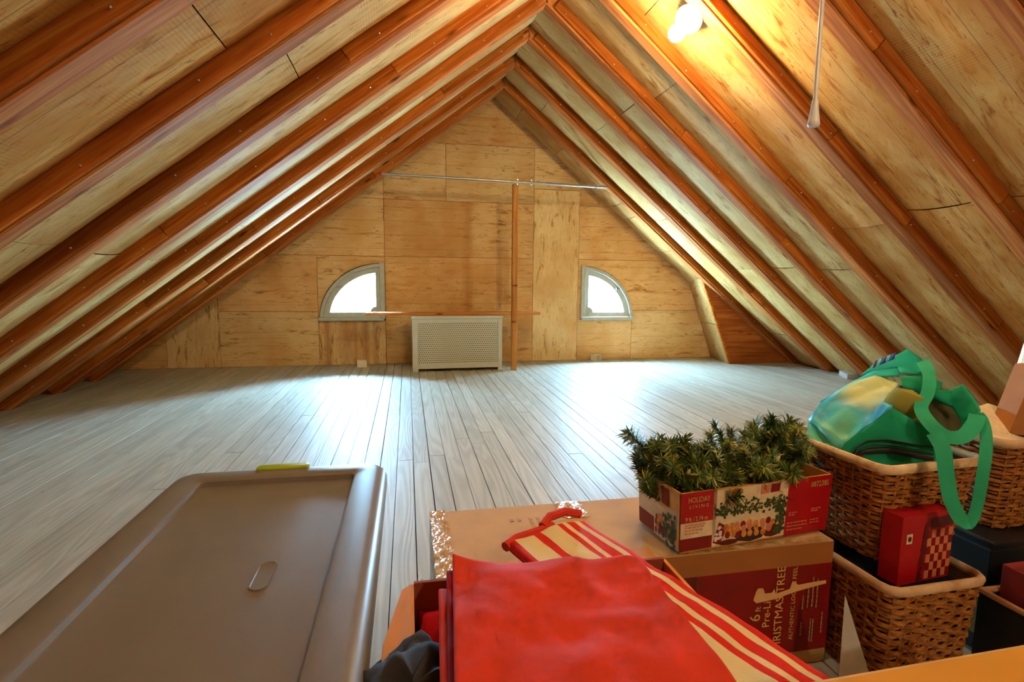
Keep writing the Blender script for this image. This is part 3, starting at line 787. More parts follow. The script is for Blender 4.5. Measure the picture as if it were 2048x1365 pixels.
def blob(u, z, su, sz, mi, n=5, f_=fpt, rot=0):
    global cnt
    cnt += 1; d = .0012+.000004*cnt
    b.poly([f_(u+su*math.cos(2*math.pi*k/n+rot), (z+sz*math.sin(2*math.pi*k/n+rot))*Hh, d) for k in range(n)], mi)
b.poly([fpt(.205, .10*Hh, .0011), fpt(.24, .44*Hh, .0011), fpt(.30, .34*Hh, .0011), fpt(.25, .05*Hh, .0011)], 3)
for k in range(14): blob(.22+rg.uniform(0, .05), .08+rg.uniform(0, .3), .012, .03, rg.choice((2, 3)), 6)
blob(.455, .15, .11, .13, 4, 8); blob(.60, .12, .06, .08, 5, 8); blob(.31, .07, .07, .05, 5, 8)
for u in (.29, .325, .36, .40, .44, .485, .53, .57, .605):
    for q in range(3): blob(u+q*.005, .36-q*.07-rg.uniform(0, .06), .019, .065, rg.choice((1, 1, 3, 7)), 7)
for k in range(170):
    u = rg.uniform(.21, .685); z_ = .66+rg.gauss(0, .05) - .10*abs(math.sin((u-.2)*14))*rg.random()
    blob(u, z_, rg.uniform(.006, .014), rg.uniform(.02, .045), 0, 4, rot=rg.random()*3)
for k in range(60):
    blob(.645+rg.uniform(-.03, .035), .30+rg.uniform(-.2, .3), .012, .04, 0, 4, rot=rg.random()*3)
for k in range(26): blob(rg.uniform(.215, .68), .66+rg.uniform(-.07, .06), .004, .012, 6, 5)
blob(.34, .93, .045, .06, 1, 8); blob(.345, .93, .02, .04, 3, 6)
b.poly([fpt(.565, .83*Hh, .0022), fpt(.625, .84*Hh, .0022), fpt(.63, .985*Hh, .0022), fpt(.57, .98*Hh, .0022)], 3)
b.poly([fpt(.50, .82*Hh, .0022), fpt(.555, .83*Hh, .0022), fpt(.56, .98*Hh, .0022), fpt(.505, .97*Hh, .0022)], 7)
tag(b.build('mantel_picture', [m_pgreen, m_porange, m_white, m_dred, m_ink, m_maroon, m_gold, m_ppink], gb, local=True, fix=False), kind='stuff')
# left end of the carton
fr_(.62, 1, .62, 1, m_red, 'red_print', f_=lpt); fr_(.60, 1, .30, .62, m_pcream, 'cream_print', f_=lpt); fr_(.60, 1, .03, .30, m_dred, 'red_print', f_=lpt)
fr_(.02, .60, .02, 1, m_pcream, 'photo_print', f_=lpt)
b = MB()
for k in range(70): blob(.08+abs(rg.gauss(0, .2)), .28+rg.gauss(0, .14), .03, .05, 0, 4, lpt, rg.random()*3)
for k in range(14): blob(.46+rg.uniform(-.08, .08), .22+rg.uniform(-.1, .2), .03, .06, rg.choice((1, 3)), 6, lpt)
b.poly([lpt(.22, .66*Hh, .002), lpt(.40, .66*Hh, .002), lpt(.42, .95*Hh, .002), lpt(.24, .95*Hh, .002)], 3)
tag(b.build('mantel_picture', [m_pgreen, m_porange, m_white, m_dred], gb, local=True, fix=False), kind='stuff')
fd = fpt(0, Hh)-fpt(0, 0); fd.normalize(); fo = -.0022
def ft(body, size, u, z, mat=m_gold, sx=1.0):
    p = fpt(u, z*Hh, .0024); text('lettering', body, size, p, (1, 0, 0), fd, mat, gb, local=True, sx=sx)
ft('HOLIDAY', .0135, .04, .84, sx=.74); ft('L I V I N G', .0085, .048, .745); ft('9 ft / 2.74 m', .0115, .025, .53, sx=.78); ft('0872385', .0145, .845, .83, sx=.82)
b = MB()
for (u0, zz, n_) in ((.71, .40, 3), (.71, .36, 2), (.705, .22, 6), (.705, .16, 6), (.705, .10, 5), (.87, .42, 3), (.87, .38, 2), (.87, .22, 3), (.87, .17, 3), (.025, .45, 5), (.025, .41, 5), (.025, .36, 5), (.025, .31, 4)):
    u = u0
    for q in range(n_): 
        w_ = rg.uniform(.012, .026); b.poly([fpt(u, zz*Hh, .0016), fpt(u+w_, zz*Hh, .0016), fpt(u+w_, (zz+.022)*Hh, .0016), fpt(u, (zz+.022)*Hh, .0016)], 0); u += w_+.005
tag(b.build('small_print', m_ppink, gb, local=True, fix=False), kind='stuff')

# garland
def sprig(seed, length, droop=0.0):
    rg = random.Random(seed); b = MB(); pts = []; p = Vector((0, 0, 0)); d = Vector((rg.uniform(-.3, .3), rg.uniform(-.3, .3), 1)).normalized()
    for i in range(7):
        pts.append(p.copy()); p = p + d*(length/6); d = (d+Vector((rg.uniform(-.22, .22), rg.uniform(-.22, .22), -.05))).normalized()
    b.tube(pts, [.0022-.0002*i for i in range(7)], 5, 0)
    for i in range(int(length*3400)):
        t = rg.random()*5.99; k = int(t); q = pts[k].lerp(pts[k+1], t-k); ax = (pts[k+1]-pts[k]).normalized()
        e1 = ax.orthogonal().normalized(); e2 = ax.cross(e1); an = rg.uniform(0, 6.28)
        dr = (e1*math.cos(an)+e2*math.sin(an)+ax*rg.uniform(.25, .9)).normalized(); ln = rg.uniform(.014, .028); w = dr.cross(ax).normalized()*.0013
        tip = q+dr*ln+Vector((0, 0, -.002)); mid = q+dr*ln*.5
        b.add([q-w*.6, mid-w*1.2, tip, mid+w*1.2, q+w*.6], [(0, 1, 2, 3, 4)], 1 if rg.random() < .78 else 2)
    return b.mesh('sprig', [m_stem, m_n1, m_n2], fix=False)
SPR = [sprig(100+i, l) for i, l in enumerate((.05, .06, .07, .08, .06, .075))]
def sprigs(root, lst, rnd):
    for (x, y, z, tx, tz, sc) in lst:
        o = link('sprig', rnd.choice(SPR), root, (x, y, z)); o.rotation_euler = (tx, rnd.uniform(-.4, .4), tz); o.scale = (sc,)*3
gl = thing('garland', 'bushy green artificial pine garland piled in the red carton', 'garland', (gx, gy, gz), ga)
rg = random.Random(21); lst = []
for i in range(210):
    u = rg.uniform(.0, 1.0); v = rg.uniform(.40 if u > .70 else .28 if u < .3 else .16, .98)
    lst.append((W_*u, Dp*v, .060+rg.uniform(-.02, .036)+.022*v+.012*math.sin(u*9+.5), rg.uniform(-1.35, 1.1), rg.uniform(0, 6.28), rg.uniform(.65, 1.05)))
for (u, v, h, t) in ((.10, .65, .105, .15), (.07, .55, .10, .3), (.16, .55, .11, -.1), (.22, .6, .10, .2), (.12, .8, .115, -.4), (.40, .7, .12, .1), (.42, .6, .105, .0), (.55, .7, .125, .2), (.57, .55, .12, -.2), (.53, .8, .13, -.3), (.75, .75, .115, .2), (.80, .8, .12, -.1), (.86, .8, .125, .3), (.92, .8, .12, .1), (.97, .7, .11, -.3), (.03, .9, .09, .6), (-.02, .75, .09, .9), (1.0, .95, .11, .2)):
    lst.append((W_*u, Dp*v, h, t, rg.uniform(0, 6.28), rg.uniform(.75, 1.05)))
sprigs(gl, lst, rg)
b = MB()
for i in range(26):
    c = Vector((W_*rg.uniform(.05, .95), Dp*rg.uniform(.05, .95), rg.uniform(.09, .14))); ax = Vector((rg.uniform(-1, 1), rg.uniform(-1, 1), 1))
    b.lathe([(0, 0), (.0028, 0), (.0026, .008), (.0014, .011), (0, .015)], c, ax, 6)
tag(b.build('mini_light', m_mini, gl, True, local=True), kind='stuff')

# ------------------------------------------------------------------ open cardboard box with cloths
ob_ = thing('open_carton', 'open cardboard box full of red cloth, between the tote and the tree carton', 'box', (.16, .5, 0))
bx0, bx1, by0, by1, bh = -.002, .36, .36, .664, .292
b = MB().box(bx0, bx1, by0, by1, 0, .006)
b.box(bx0, bx0+.005, by0, by1, .006, bh).box(bx1-.005, bx1, by0, by1, .006, bh).box(bx0+.005, bx1-.005, by0, by0+.005, .006, bh)
b.build('carton', m_cardo, ob_)
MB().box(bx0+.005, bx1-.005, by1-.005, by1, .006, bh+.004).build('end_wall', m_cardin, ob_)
MB().prism([(bx0, .42, bh), (bx0, by1-.004, bh), (bx0-.011, by1-.012, bh-.002), (bx0-.030, .56, bh-.006), (bx0-.034, .42, bh-.010)], (.001, 0, .003)).build('flap', m_cardo, ob_)

def crumple(name, lab, cat, x0, x1, y0, y1, z0, amp, mat, seed, edge=.06, freq=14, group=None, dome=0.0):
    def fn(u, v):
        x = x0+(x1-x0)*u; y = y0+(y1-y0)*v
        e = min(u, 1-u, v, 1-v)
        n = noise.fractal((x*freq+seed, y*freq, seed), 1., 2., 3); rdg = abs(noise.noise((x*freq*1.3+seed, y*freq*1.3+3, seed*2)))
        f = min(1, e/.14)
        x += .012*noise.noise((y*20, seed, u*3)); y += .012*noise.noise((x*20, seed+5, v*3))
        return (x, y, z0 + dome*(1-(2*u-1)**2)*(1-(2*v-1)**2) + amp*(n*.6-rdg*1.1) - edge*(1-f)**2)
    nu, nv = 44, 44; top = [[fn(i/nu, j/nv) for i in range(nu+1)] for j in range(nv+1)]
    b = MB(); b.grid(lambda u, v: top[round(v*nv)][round(u*nu)], nu, nv)
    b.grid(lambda u, v: tuple(Vector(top[round(v*nv)][round((1-u)*nu)])-Vector((0, 0, .02+.03*0))), nu, nv)
    # close the rim
    rim = [top[0][i] for i in range(nu)] + [top[j][nu] for j in range(nv)] + [top[nv][nu-i] for i in range(nu)] + [top[nv-j][0] for j in range(nv)]
    lo = [tuple(Vector(p)-Vector((0, 0, .02))) for p in rim]; n = len(rim)
    b.add(rim+lo, [(i, (i+1) % n, n+(i+1) % n, n+i) for i in range(n)])
    o = b.build(name, mat, None, 'all'); bm = bmesh.new(); bm.from_mesh(o.data); bmesh.ops.remove_doubles(bm, verts=bm.verts, dist=1e-5); bmesh.ops.recalc_face_normals(bm, faces=bm.faces); bm.to_mesh(o.data); bm.free()
    return tag(o, lab, cat, group)
crumple('crumpled_cloth', 'crumpled crimson cloth stuffed inside the open cardboard box', 'cloth', bx0+.012, bx1-.012, by0+.012, by1-.012, .284, .026, m_redcloth2, 3, edge=.010)
# dark garment lying over the near left corner of the box
def dk(u, v):
    a_ = 2*math.pi*u; th = math.pi/2*v
    n = noise.fractal((math.cos(a_)*1.8, math.sin(a_)*1.8, v*3.+1.7), 1., 2., 3)
    r = (1+.14*n)*math.cos(th)**.5
    x = .000+.068*r*math.cos(a_); y = .472+.090*r*math.sin(a_)
    return Vector((x, y, .268 + .042*math.sin(th)**.8*(1+.25*n) - max(0, -.012-x)*.35 + .012*noise.noise((x*40, y*40, 2))))
b = MB().grid(dk, 40, 14); b.poly([dk(i/40, 0) for i in range(40)][::-1])
tag(b.build('dark_garment', m_darkcloth, None, 'all'), 'rumpled charcoal garment at the near left corner of the open box', 'clothing')
b = MB().grid(lambda u, v: (.016+.040*u, .488+.050*v+.006*math.sin(5*u), .312+.006*math.sin(6*v+2*u)-.012*u), 8, 8)
# ------------------------------------------------------------------ folded red cloth and striped runner
def slabcloth(name, mat, corners, z, th, seed, nu=40, nv=40, wave=.004, uv=False, sag=None, rnd=.5):
    """thick folded cloth: corners (x,y) of near-left, near-right, far-right, far-left"""
    a, b_, c, d = [Vector((p[0], p[1], 0)) for p in corners]
    def base(u, v):
        p = a.lerp(b_, u).lerp(d.lerp(c, u), v)
        n = noise.fractal((p.x*11+seed, p.y*11, seed), 1., 2., 3); m_ = noise.noise((p.x*38+seed, p.y*38, seed+3))
        zz = z + wave*n*1.6 + wave*.35*m_ + (sag(u, v) if sag else 0)
        return p, zz
    def topf(u, v):
        p, zz = base(u, v); e = min(u*(b_-a).length, (1-u)*(b_-a).length, v*(d-a).length, (1-v)*(d-a).length)
        rr_ = th*rnd; q = max(0, 1-e/rr_)
        return Vector((p.x, p.y, zz - (1-math.sqrt(max(0, 1-q*q)))*rr_))
    def botf(u, v):
        p, zz = base(u, v); e = min(u*(b_-a).length, (1-u)*(b_-a).length, v*(d-a).length, (1-v)*(d-a).length)
        rr_ = th*rnd; q = max(0, 1-e/rr_)
        return Vector((p.x, p.y, zz - th + (1-math.sqrt(max(0, 1-q*q)))*rr_))
    def rm(t, n): # denser samples at the borders
        return t
    us = sorted(set([0, .004, .01, .02] + [i/nu for i in range(1, nu)] + [.98, .99, .996, 1])); vs = sorted(set([0, .004, .01, .02] + [i/nv for i in range(1, nv)] + [.98, .99, .996, 1]))
    V = []; Fc = []; UV = []
    for f_ in (topf, botf):
        o = len(V)
        for v in vs:
            for u in us: V.append(f_(u, v)); UV.append((u, v))
        w = len(us)
        for j in range(len(vs)-1):
            for i in range(w-1):
                q = (o+j*w+i, o+j*w+i+1, o+(j+1)*w+i+1, o+(j+1)*w+i); Fc.append(q if f_ is topf else q[::-1])
    o2 = len(us)*len(vs); w = len(us); h = len(vs)
    loop = [i for i in range(w)] + [j*w+w-1 for j in range(1, h)] + [(h-1)*w+i for i in range(w-2, -1, -1)] + [j*w for j in range(h-2, 0, -1)]
    for i in range(len(loop)):
        p, q = loop[i], loop[(i+1) % len(loop)]; Fc.append((p, o2+p, o2+q, q))
    bb = MB(); bb.v = [tuple(v) for v in V]; bb.f = [list(f) for f in Fc]; bb.m = [0]*len(Fc)
    me = bb.mesh(name, mat, 'all', fix=True)
    if uv:
        l = me.uv_layers.new(name='UVMap')
        for lp in me.loops: l.data[lp.index].uv = UV[lp.vertex_index]
    return me
sc = thing('striped_runner', 'cream cloth runner with red stripes, folded, slanting under the red cloth', 'cloth', (0, 0, 0))
me = slabcloth('cloth', m_stripe, [(.238, .320), (.412, .330), (.262, .744), (.131, .684)], .331, .016, 5, wave=.003, uv=True, sag=lambda u, v: -.018*max(0, v-.75)/.25*0 - .022*max(0, u-.55)**1.3)
link('cloth', me, sc)
b = MB().tube([(.128, .680, .3235), (.145, .694, .3265), (.178, .708, .3265), (.208, .722, .3265)], .0072, 8); b.build('binding', m_redcloth, sc, True)
b = MB().tube([(.190, .716, .331), (.205, .732, .337), (.232, .744, .338), (.258, .746, .331)], .0066, 8); b.build('binding', m_redcloth, sc, True)
rc_ = thing('folded_red_cloth', 'large folded plain red cloth on top of the open cardboard box', 'cloth', (0, 0, 0))
link('top_layer', slabcloth('top_layer', m_redcloth, [(.026, .300), (.262, .300), (.268, .560), (.048, .592)], .3640, .007, 9, wave=.0036, sag=lambda u, v: .008*max(0, v-.85)/.15*max(0, .25-u)/.25 - .010*max(0, v-.9)/.1*math.sin(math.pi*min(1, u/.6))*.7), rc_)
link('middle_layer', slabcloth('middle_layer', m_redlining, [(.022, .300), (.258, .300), (.262, .555), (.040, .580)], .3545, .007, 10, wave=.0024), rc_)
link('under_layer', slabcloth('under_layer', m_redcloth, [(.017, .300), (.255, .300), (.26, .55), (.030, .566)], .3455, .008, 12, wave=.0024), rc_)

# pine sprigs poking out behind the red cloth
ps = thing('pine_pick', 'small green pine sprigs poking out between the red cloth and tree carton', 'greenery', (.10, .645, .27))
sprigs(ps, [(-.02+.03*i, .0, .0, 1.2, i*1.3, .55) for i in range(5)], random.Random(4))

# ------------------------------------------------------------------ wicker baskets
def basket(name, lab, loc, rz, wt, dt, wb_, db, h, group='wicker baskets'):
    t = thing(name, lab, 'basket', loc, rz, group); rows = 20; st = 38
    def ring(z, off, n=152):
        f = z/h; hw = (wb_+(wt-wb_)*f)/2+off; hd = (db+(dt-db)*f)/2+off
        pts = rrect(-hw, hw, -hd, hd, .022, z, 5)
        # resample evenly
        L = [0]
        for i in range(len(pts)): L.append(L[-1]+(pts[(i+1) % len(pts)]-pts[i]).length)
        out = []; j = 0
        for k in range(n):
            s = L[-1]*k/n
            while L[j+1] < s: j += 1
            q = (s-L[j])/(L[j+1]-L[j]); out.append(pts[j].lerp(pts[(j+1) % len(pts)], q))
        return out
    b = MB(); n = 152; cen = Vector((0, 0, 0))
    for r in range(rows):
        z0 = h*r/rows; dz = h/rows
        prof = [(-.48, -.0015), (-.2, .0022), (.2, .0022), (.48, -.0015)]; rings = []
        base = ring(z0+dz/2, 0, n)
        for (fz, fo) in prof:
            g = []
            for k in range(n):
                p = base[k]; a_ = math.pi*st*k/n*2/2 + math.pi*r
                o = .0030*math.sin(a_) + fo + .0012*noise.noise((k*.7, r*3.1, rz*9+wt))
                nrm = Vector((p.x, p.y, 0)); 
                nx = 1 if abs(p.x)/wt > abs(p.y)/dt else 0
                d = Vector((math.copysign(1, p.x)*nx, math.copysign(1, p.y)*(1-nx), 0))
                g.append(p + d*o + Vector((0, 0, fz*dz + dz*.18*noise.noise((k*.35, r*1.7, 5)))))
            rings.append(g)
        b.loft(rings, cap0=False, cap1=False)
    tag(b.build('weave', m_wick, t, True, local=True, fix=False), kind='stuff')
    b = MB(); lo, hi = ring(0, 0, 44), ring(h, 0, 44)
    for k in range(44): b.tube([lo[k], hi[k]], .0022, 5)
    tag(b.build('stakes', m_wick, t, local=True), kind='stuff')
    MB().loft([ring(.002, -.002, 40), ring(.008, -.002, 40)]).build('base', m_wick, t, local=True)
    MB().loft([ring(.009, -.0055, 40), ring(h, -.0055, 40)], cap0=False, cap1=False).build('inner_wall', m_wickin, t, True, local=True)
    b = MB(); rp = ring(h+.004, .0005, 64)
    b.loft([[rp[k] + Vector((0, 0, .0085*math.sin(2*math.pi*q/10))) + (Vector((rp[k].x, rp[k].y, 0)).normalized())*(.0062*math.cos(2*math.pi*q/10)) for q in range(10)] for k in list(range(64))+[0]], cap0=False, cap1=False)
    b.build('rim', m_rim, t, True, local=True)
    return t
a1 = math.radians(5)
def place(nx, ny, w, d, a):                   # centre from the near-left rim corner
    return (nx + w/2*math.cos(a) - d/2*math.sin(a), ny + w/2*math.sin(a) + d/2*math.cos(a))
a0 = math.radians(1.2); c = place(.756, .660, .194, .285, a0)
basket('wicker_basket', 'lower wicker basket on the floor holding the red chess box', (c[0], c[1], .0), a0, .194, .285, .168, .255, .192)
a1 = math.radians(3.5); c = place(.777, .712, .222, .225, a1)
UB = (c[0], c[1], .2035)
basket('wicker_basket', 'upper wicker basket holding the teal tote bag', UB, a1, .222, .225, .172, .185, .172)
c = place(1.075, .745, .24, .24, math.radians(3))
basket('wicker_basket', 'wicker basket at the right edge standing on the black case', (c[0], c[1], .2235), math.radians(3), .24, .24, .20, .20, .170)
crumple('dark_blanket', 'dark navy cloth filling the lower wicker basket under the chess box', 'blanket', .772, .934, .690, .925, .183, .006, m_navy, 8, edge=.012)

# chess game box
cb_ = thing('game_box', 'red board game box with a chessboard picture, standing in the lower basket', 'game box', (.797, .689, .1855), math.radians(6))
gw, gd, gh = .118, .036, .122
MB().box(0, gw, 0, gd, 0, gh).build('carton', m_red, cb_, local=True, bev=.0015)
b = MB()
for i in range(6):
    for j in range(6):
        u0 = .50+.083*i; v0 = .04+.118*j; sk = .05*(j/6)
        def q(u, v): return (gw*min(1, u), -.0005, gh*v)
        b.poly([q(u0+sk*.0, v0), q(u0+.083, v0), q(u0+.083, v0+.118), q(u0, v0+.118)], (i+j) % 2)
tag(b.build('chessboard_print', [m_ppink, m_dred], cb_, local=True, fix=False), kind='stuff')
b = MB(); cq = 0
for i, v0 in enumerate((.05, .27, .48, .66)):
    for (du, dv, ru, rv) in ((.40, .0, .07, .03), (.40, .055, .05, .03), (.40, .10, .035, .05), (.42, .16, .045, .03), (.43, .19, .02, .03)):
        cq += 1; b.poly([(gw*(du+.02*i+ru*math.cos(2*math.pi*k/10)), -.0008-.00002*cq, gh*(v0+dv+rv*math.sin(2*math.pi*k/10))) for k in range(10)])
tag(b.build('chess_pieces_print', m_maroon, cb_, local=True, fix=False), kind='stuff')
MB().box(gw*.55, gw*.995, -.0006, -.0002, gh*.78, gh*.92).build('banner_print', m_maroon, cb_, local=True)
b = MB().box(gw*.09, gw*.20, -.0006, -.0002, gh*.60, gh*.74); b.build('badge_print', m_pcream, cb_, local=True)
b = MB(); b.poly([(gw*.145+.004*math.cos(k*.52), -.0010, gh*.67+.005*math.sin(k*.52)) for k in range(12)]); b.build('badge_print', m_maroon, cb_, local=True, fix=False)

# ------------------------------------------------------------------ teal tote bag in the upper basket
bag = thing('tote_bag', 'crumpled teal shopping bag with blue print and long green straps, in the upper basket', 'bag', (.88, .82, .39))
def patch(name, pts, mat, sub=3, th=.0015, crease=.004, seed=1):
    v = [P(*p) for p in pts]; bm = bmesh.new(); vs = [bm.verts.new(p) for p in v]; bm.faces.new(vs)
    bmesh.ops.triangulate(bm, faces=bm.faces)
    for _ in range(sub): bmesh.ops.subdivide_edges(bm, edges=bm.edges, cuts=1, use_grid_fill=True)
    bmesh.ops.recalc_face_normals(bm, faces=bm.faces)
    bm.normal_update(); bset = {v_ for e in bm.edges if e.is_boundary for v_ in e.verts}
    mv = [(v_, v_.normal*crease*noise.fractal((v_.co.x*26+seed, v_.co.y*26, v_.co.z*26), 1., 2., 3)) for v_ in bm.verts if v_ not in bset]
    for v_, d in mv: v_.co += d
    bm.normal_update(); geo = bmesh.ops.solidify(bm, geom=bm.faces[:], thickness=th)
    me = bpy.data.meshes.new(name); bm.to_mesh(me); bm.free(); me.transform(Matrix.Translation(-bag.location)); me.materials.append(mat)
    me.polygons.foreach_set('use_smooth', [True]*len(me.polygons))
    return link(name, me, bag)
fa, fb, fc = P(1690, 888, .990), P(1870, 880, .915), P(1780, 962, .942); fn_ = (fb-fa).cross(fc-fa).normalized()
def FP(x, y, off=0.0):                        # point on the plane of the bag's front
    d = RIGHT*((x-1024)/F) - UP*((y-682.5)/F) + FWD
    return (fn_.dot(fa-CAM)/fn_.dot(d)) - off
patch('front_panel', [(x_, y_, FP(x_, y_)) for x_, y_ in ((1700, 952), (1674, 912), (1690, 888), (1740, 850), (1786, 817), (1830, 842), (1868, 866), (1886, 900), (1882, 938), (1780, 958))], m_teald, 3, crease=.0025)
lp = patch('side_panel', [(1640, 935, 1.01), (1612, 868, 1.06), (1618, 840, 1.085), (1642, 806, 1.10), (1700, 768, 1.09), (1752, 752, 1.07), (1798, 768, 1.02), (1783, 790, 1.0), (1786, 817, FP(1786, 817)), (1740, 850, FP(1740, 850)), (1690, 888, FP(1690, 888)), (1674, 912, FP(1674, 912)), (1676, 940, 1.0)], m_bagprint, 3, crease=.007)
patch('back_panel', [(1640, 804, 1.105), (1690, 772, 1.125), (1745, 742, 1.14), (1795, 733, 1.13), (1800, 752, 1.06), (1752, 754, 1.075), (1700, 770, 1.095)], m_teal, 2, crease=.002)
patch('top_fold', [(1722, 752, 1.15), (1745, 733, 1.16), (1790, 712, 1.165), (1815, 699, 1.165), (1842, 718, 1.14), (1856, 742, 1.10), (1838, 752, 1.07), (1800, 748, 1.08), (1795, 735, 1.12), (1745, 744, 1.14)], m_teal, 2, crease=.003)
for i, (xa, m_) in enumerate(((1750, m_purple), (1757, m_aqua), (1763, m_blue), (1769, m_purple), (1775, m_aqua), (1781, m_blue), (1787, m_purple))):
    dy = -(xa-1750)*.42; patch('stripe_print', [(xa-5, 737+dy, 1.138), (xa, 717+dy+6, 1.138), (xa+5, 714+dy+6, 1.137), (xa+1, 734+dy, 1.137)], m_, 0, crease=0)
patch('mouth_panel', [(1800, 752, 1.055), (1805, 775, 1.035), (1838, 786, 1.02), (1880, 784, 1.02), (1885, 765, 1.05), (1850, 752, 1.07)], m_teald, 2)
patch('mouth_panel', [(1850, 782, 1.03), (1905, 780, 1.00), (1926, 769, .985), (1945, 790, .965), (1958, 812, .945), (1962, 822, .935), (1946, 850, .905), (1934, 882, .885), (1915, 886, .88), (1925, 850, .96), (1905, 815, .99), (1870, 800, 1.02)], m_teald, 3)
patch('lining', [(1783, 792, 1.0), (1800, 772, 1.05), (1850, 780, 1.06), (1900, 790, 1.05), (1930, 830, 1.02), (1925, 880, .97), (1868, 880, .955), (1800, 840, .99)], m_bagin, 2)
MB().loft([rrect(UB[0]-.07, UB[0]+.075, UB[1]-.075, UB[1]+.075, .02, z, 4) for z in (.215, .36)]).build('lower_body', m_teald, bag, True)
# olive bundle in the bag
b = MB().lathe([(0, -.03), (.020, -.026), (.031, -.008), (.031, .010), (.022, .026), (0, .032)], P(1808, 812, .975), (.3, -.2, 1), 18); tag(b.build('wrapped_bundle', m_olive, None, True), 'rounded olive bundle inside the mouth of the teal bag', 'bundle')
def strap(name, pts, w, mat):
    v = [P(*p) for p in pts]; N = 40; b = MB()
    def cat(t):
        t = t*(len(v)-1); i = min(int(t), len(v)-2); f = t-i; p0, p1, p2, p3 = v[max(i-1, 0)], v[i], v[i+1], v[min(i+2, len(v)-1)]
        return .5*((2*p1)+(-p0+p2)*f+(2*p0-5*p1+4*p2-p3)*f*f+(-p0+3*p1-3*p2+p3)*f**3)
    C = [cat(i/N) for i in range(N+1)]; A_, B_ = [], []
    for i in range(N+1):
        tn = (C[min(i+1, N)]-C[max(i-1, 0)]).normalized(); vd = (C[i]-CAM).normalized()
        sd = tn.cross(vd); sd = sd.normalized() if sd.length > 1e-3 else Vector((0, 1, 0))
        sd = (sd + vd*.55*math.sin(3*i/N+.6)).normalized()
        wi = w(i/N) if callable(w) else w
        A_.append(C[i]-sd*wi/2); B_.append(C[i]+sd*wi/2)
    fr = [x_ for p in zip(A_, B_) for x_ in p]; back = [p+(p-CAM).normalized()*.0018 for p in fr]; n = len(fr)
    fs = []
    for i in range(N):
        fs += [(2*i, 2*i+1, 2*i+3, 2*i+2), (n+2*i+2, n+2*i+3, n+2*i+1, n+2*i), (2*i, 2*i+2, n+2*i+2, n+2*i), (2*i+3, 2*i+1, n+2*i+1, n+2*i+3)]
    b.add(fr+back, fs); return b.build(name, mat, bag, True)
strap('strap', [(1845, 722, 1.09), (1858, 748, 1.03), (1856, 785, .97), (1842, 815, .935), (1858, 845, .905), (1890, 872, .885), (1925, 874, .875), (1948, 850, .885), (1955, 830, .90)], .023, m_strap)
strap('strap', [(1868, 866, .868), (1886, 900, .855), (1893, 950, .85), (1902, 1000, .848), (1922, 1040, .848), (1937, 1050, .848), (1952, 1020, .850), (1964, 960, .855), (1972, 900, .865), (1970, 858, .885), (1958, 832, .905), (1945, 850, .91)], lambda t: .0235 if t < .38 else .0165, m_strap)
# printed scarf motif on the front
for k, (dx, dy, m_, wd_) in enumerate(((0, 0, m_scarf, .010), (5, 8, m_scarfl, .0035), (9, 13, m_scarf, .006), (14, 17, m_scarfl, .003), (16, 22, m_scarf, .007))):
    pts = [(1712+dx, 928-dy*.3), (1703+dx, 912), (1712+dx, 895+dy*.5), (1735+dx, 882+dy), (1775+dx*.5, 880+dy*1.05), (1820, 888+dy), (1868, 895+dy*1.1)]
    b = MB(); v = [P(xx, yy, FP(xx, yy, .004+.0004*k)) for (xx, yy) in pts]
    b.tube(v, wd_*.5, 6, sx=.3); b.build('motif_print', m_, bag, True)

# ------------------------------------------------------------------ right edge: black cases, boxes, leaning board
kc = thing('black_case', 'black case with an olive front panel under the right-hand basket', 'case', (1.14, .84, 0))
MB().box(1.045, 1.34, .728, 1.00, 0, .205).build('body', m_black, kc, bev=.004)
MB().box(1.038, 1.345, .722, 1.005, .2055, .2225).build('lid', m_black, kc, bev=.004)
MB().box(1.041, 1.0445, .735, .795, .035, .135).build('label_panel', m_olivep, kc); 
MB().box(1.0455, 1.10, .7235, .7275, .035, .135).build('label_panel', m_olivep, kc)
k2 = thing('black_crate', 'low black crate with a tan bound rim at the right edge', 'crate', (1.04, .62, 0))
b = MB().box(.985, 1.22, .54, .700, 0, .006).box(.985, .991, .54, .700, .006, .150).box(1.214, 1.22, .54, .700, .006, .15).box(.991, 1.214, .54, .546, .006, .15).box(.991, 1.214, .694, .70, .006, .15)
b.build('body', m_black, k2)
b = MB().tube([(.988, .700, .153), (.988, .543, .153), (1.217, .543, .153), (1.217, .697, .153), (.988, .697, .153)], .0055, 8); b.build('binding', m_tanrim, k2, True)
MB().prism([(1.0, .5385, .03), (1.03, .5385, .03), (1.03, .5385, .12), (1.0, .5385, .12)], (0, -.002, 0)).build('corner_patch', m_tanrim, k2)
r1 = thing('burgundy_box', 'burgundy keepsake box standing in the black crate', 'box', (1.06, .66, .007))
MB().box(1.015, 1.15, .645, .690, .007, .205).build('carton', m_burg, r1, bev=.002); MB().box(1.028, 1.14, .6425, .6445, .03, .19).build('frame_print', m_tanrim, r1); MB().box(1.036, 1.132, .641, .6425, .045, .175).build('inner_print', m_maroon, r1)
r2 = thing('red_book', 'smaller red boxed book leaning in front of the burgundy box', 'book', (1.06, .60, .007))
MB().box(1.006, 1.11, .598, .630, .007, .172).build('cover', m_burg, r2, bev=.002); MB().box(1.010, 1.108, .600, .628, .1722, .1730).build('page_edge', m_pcream, r2)

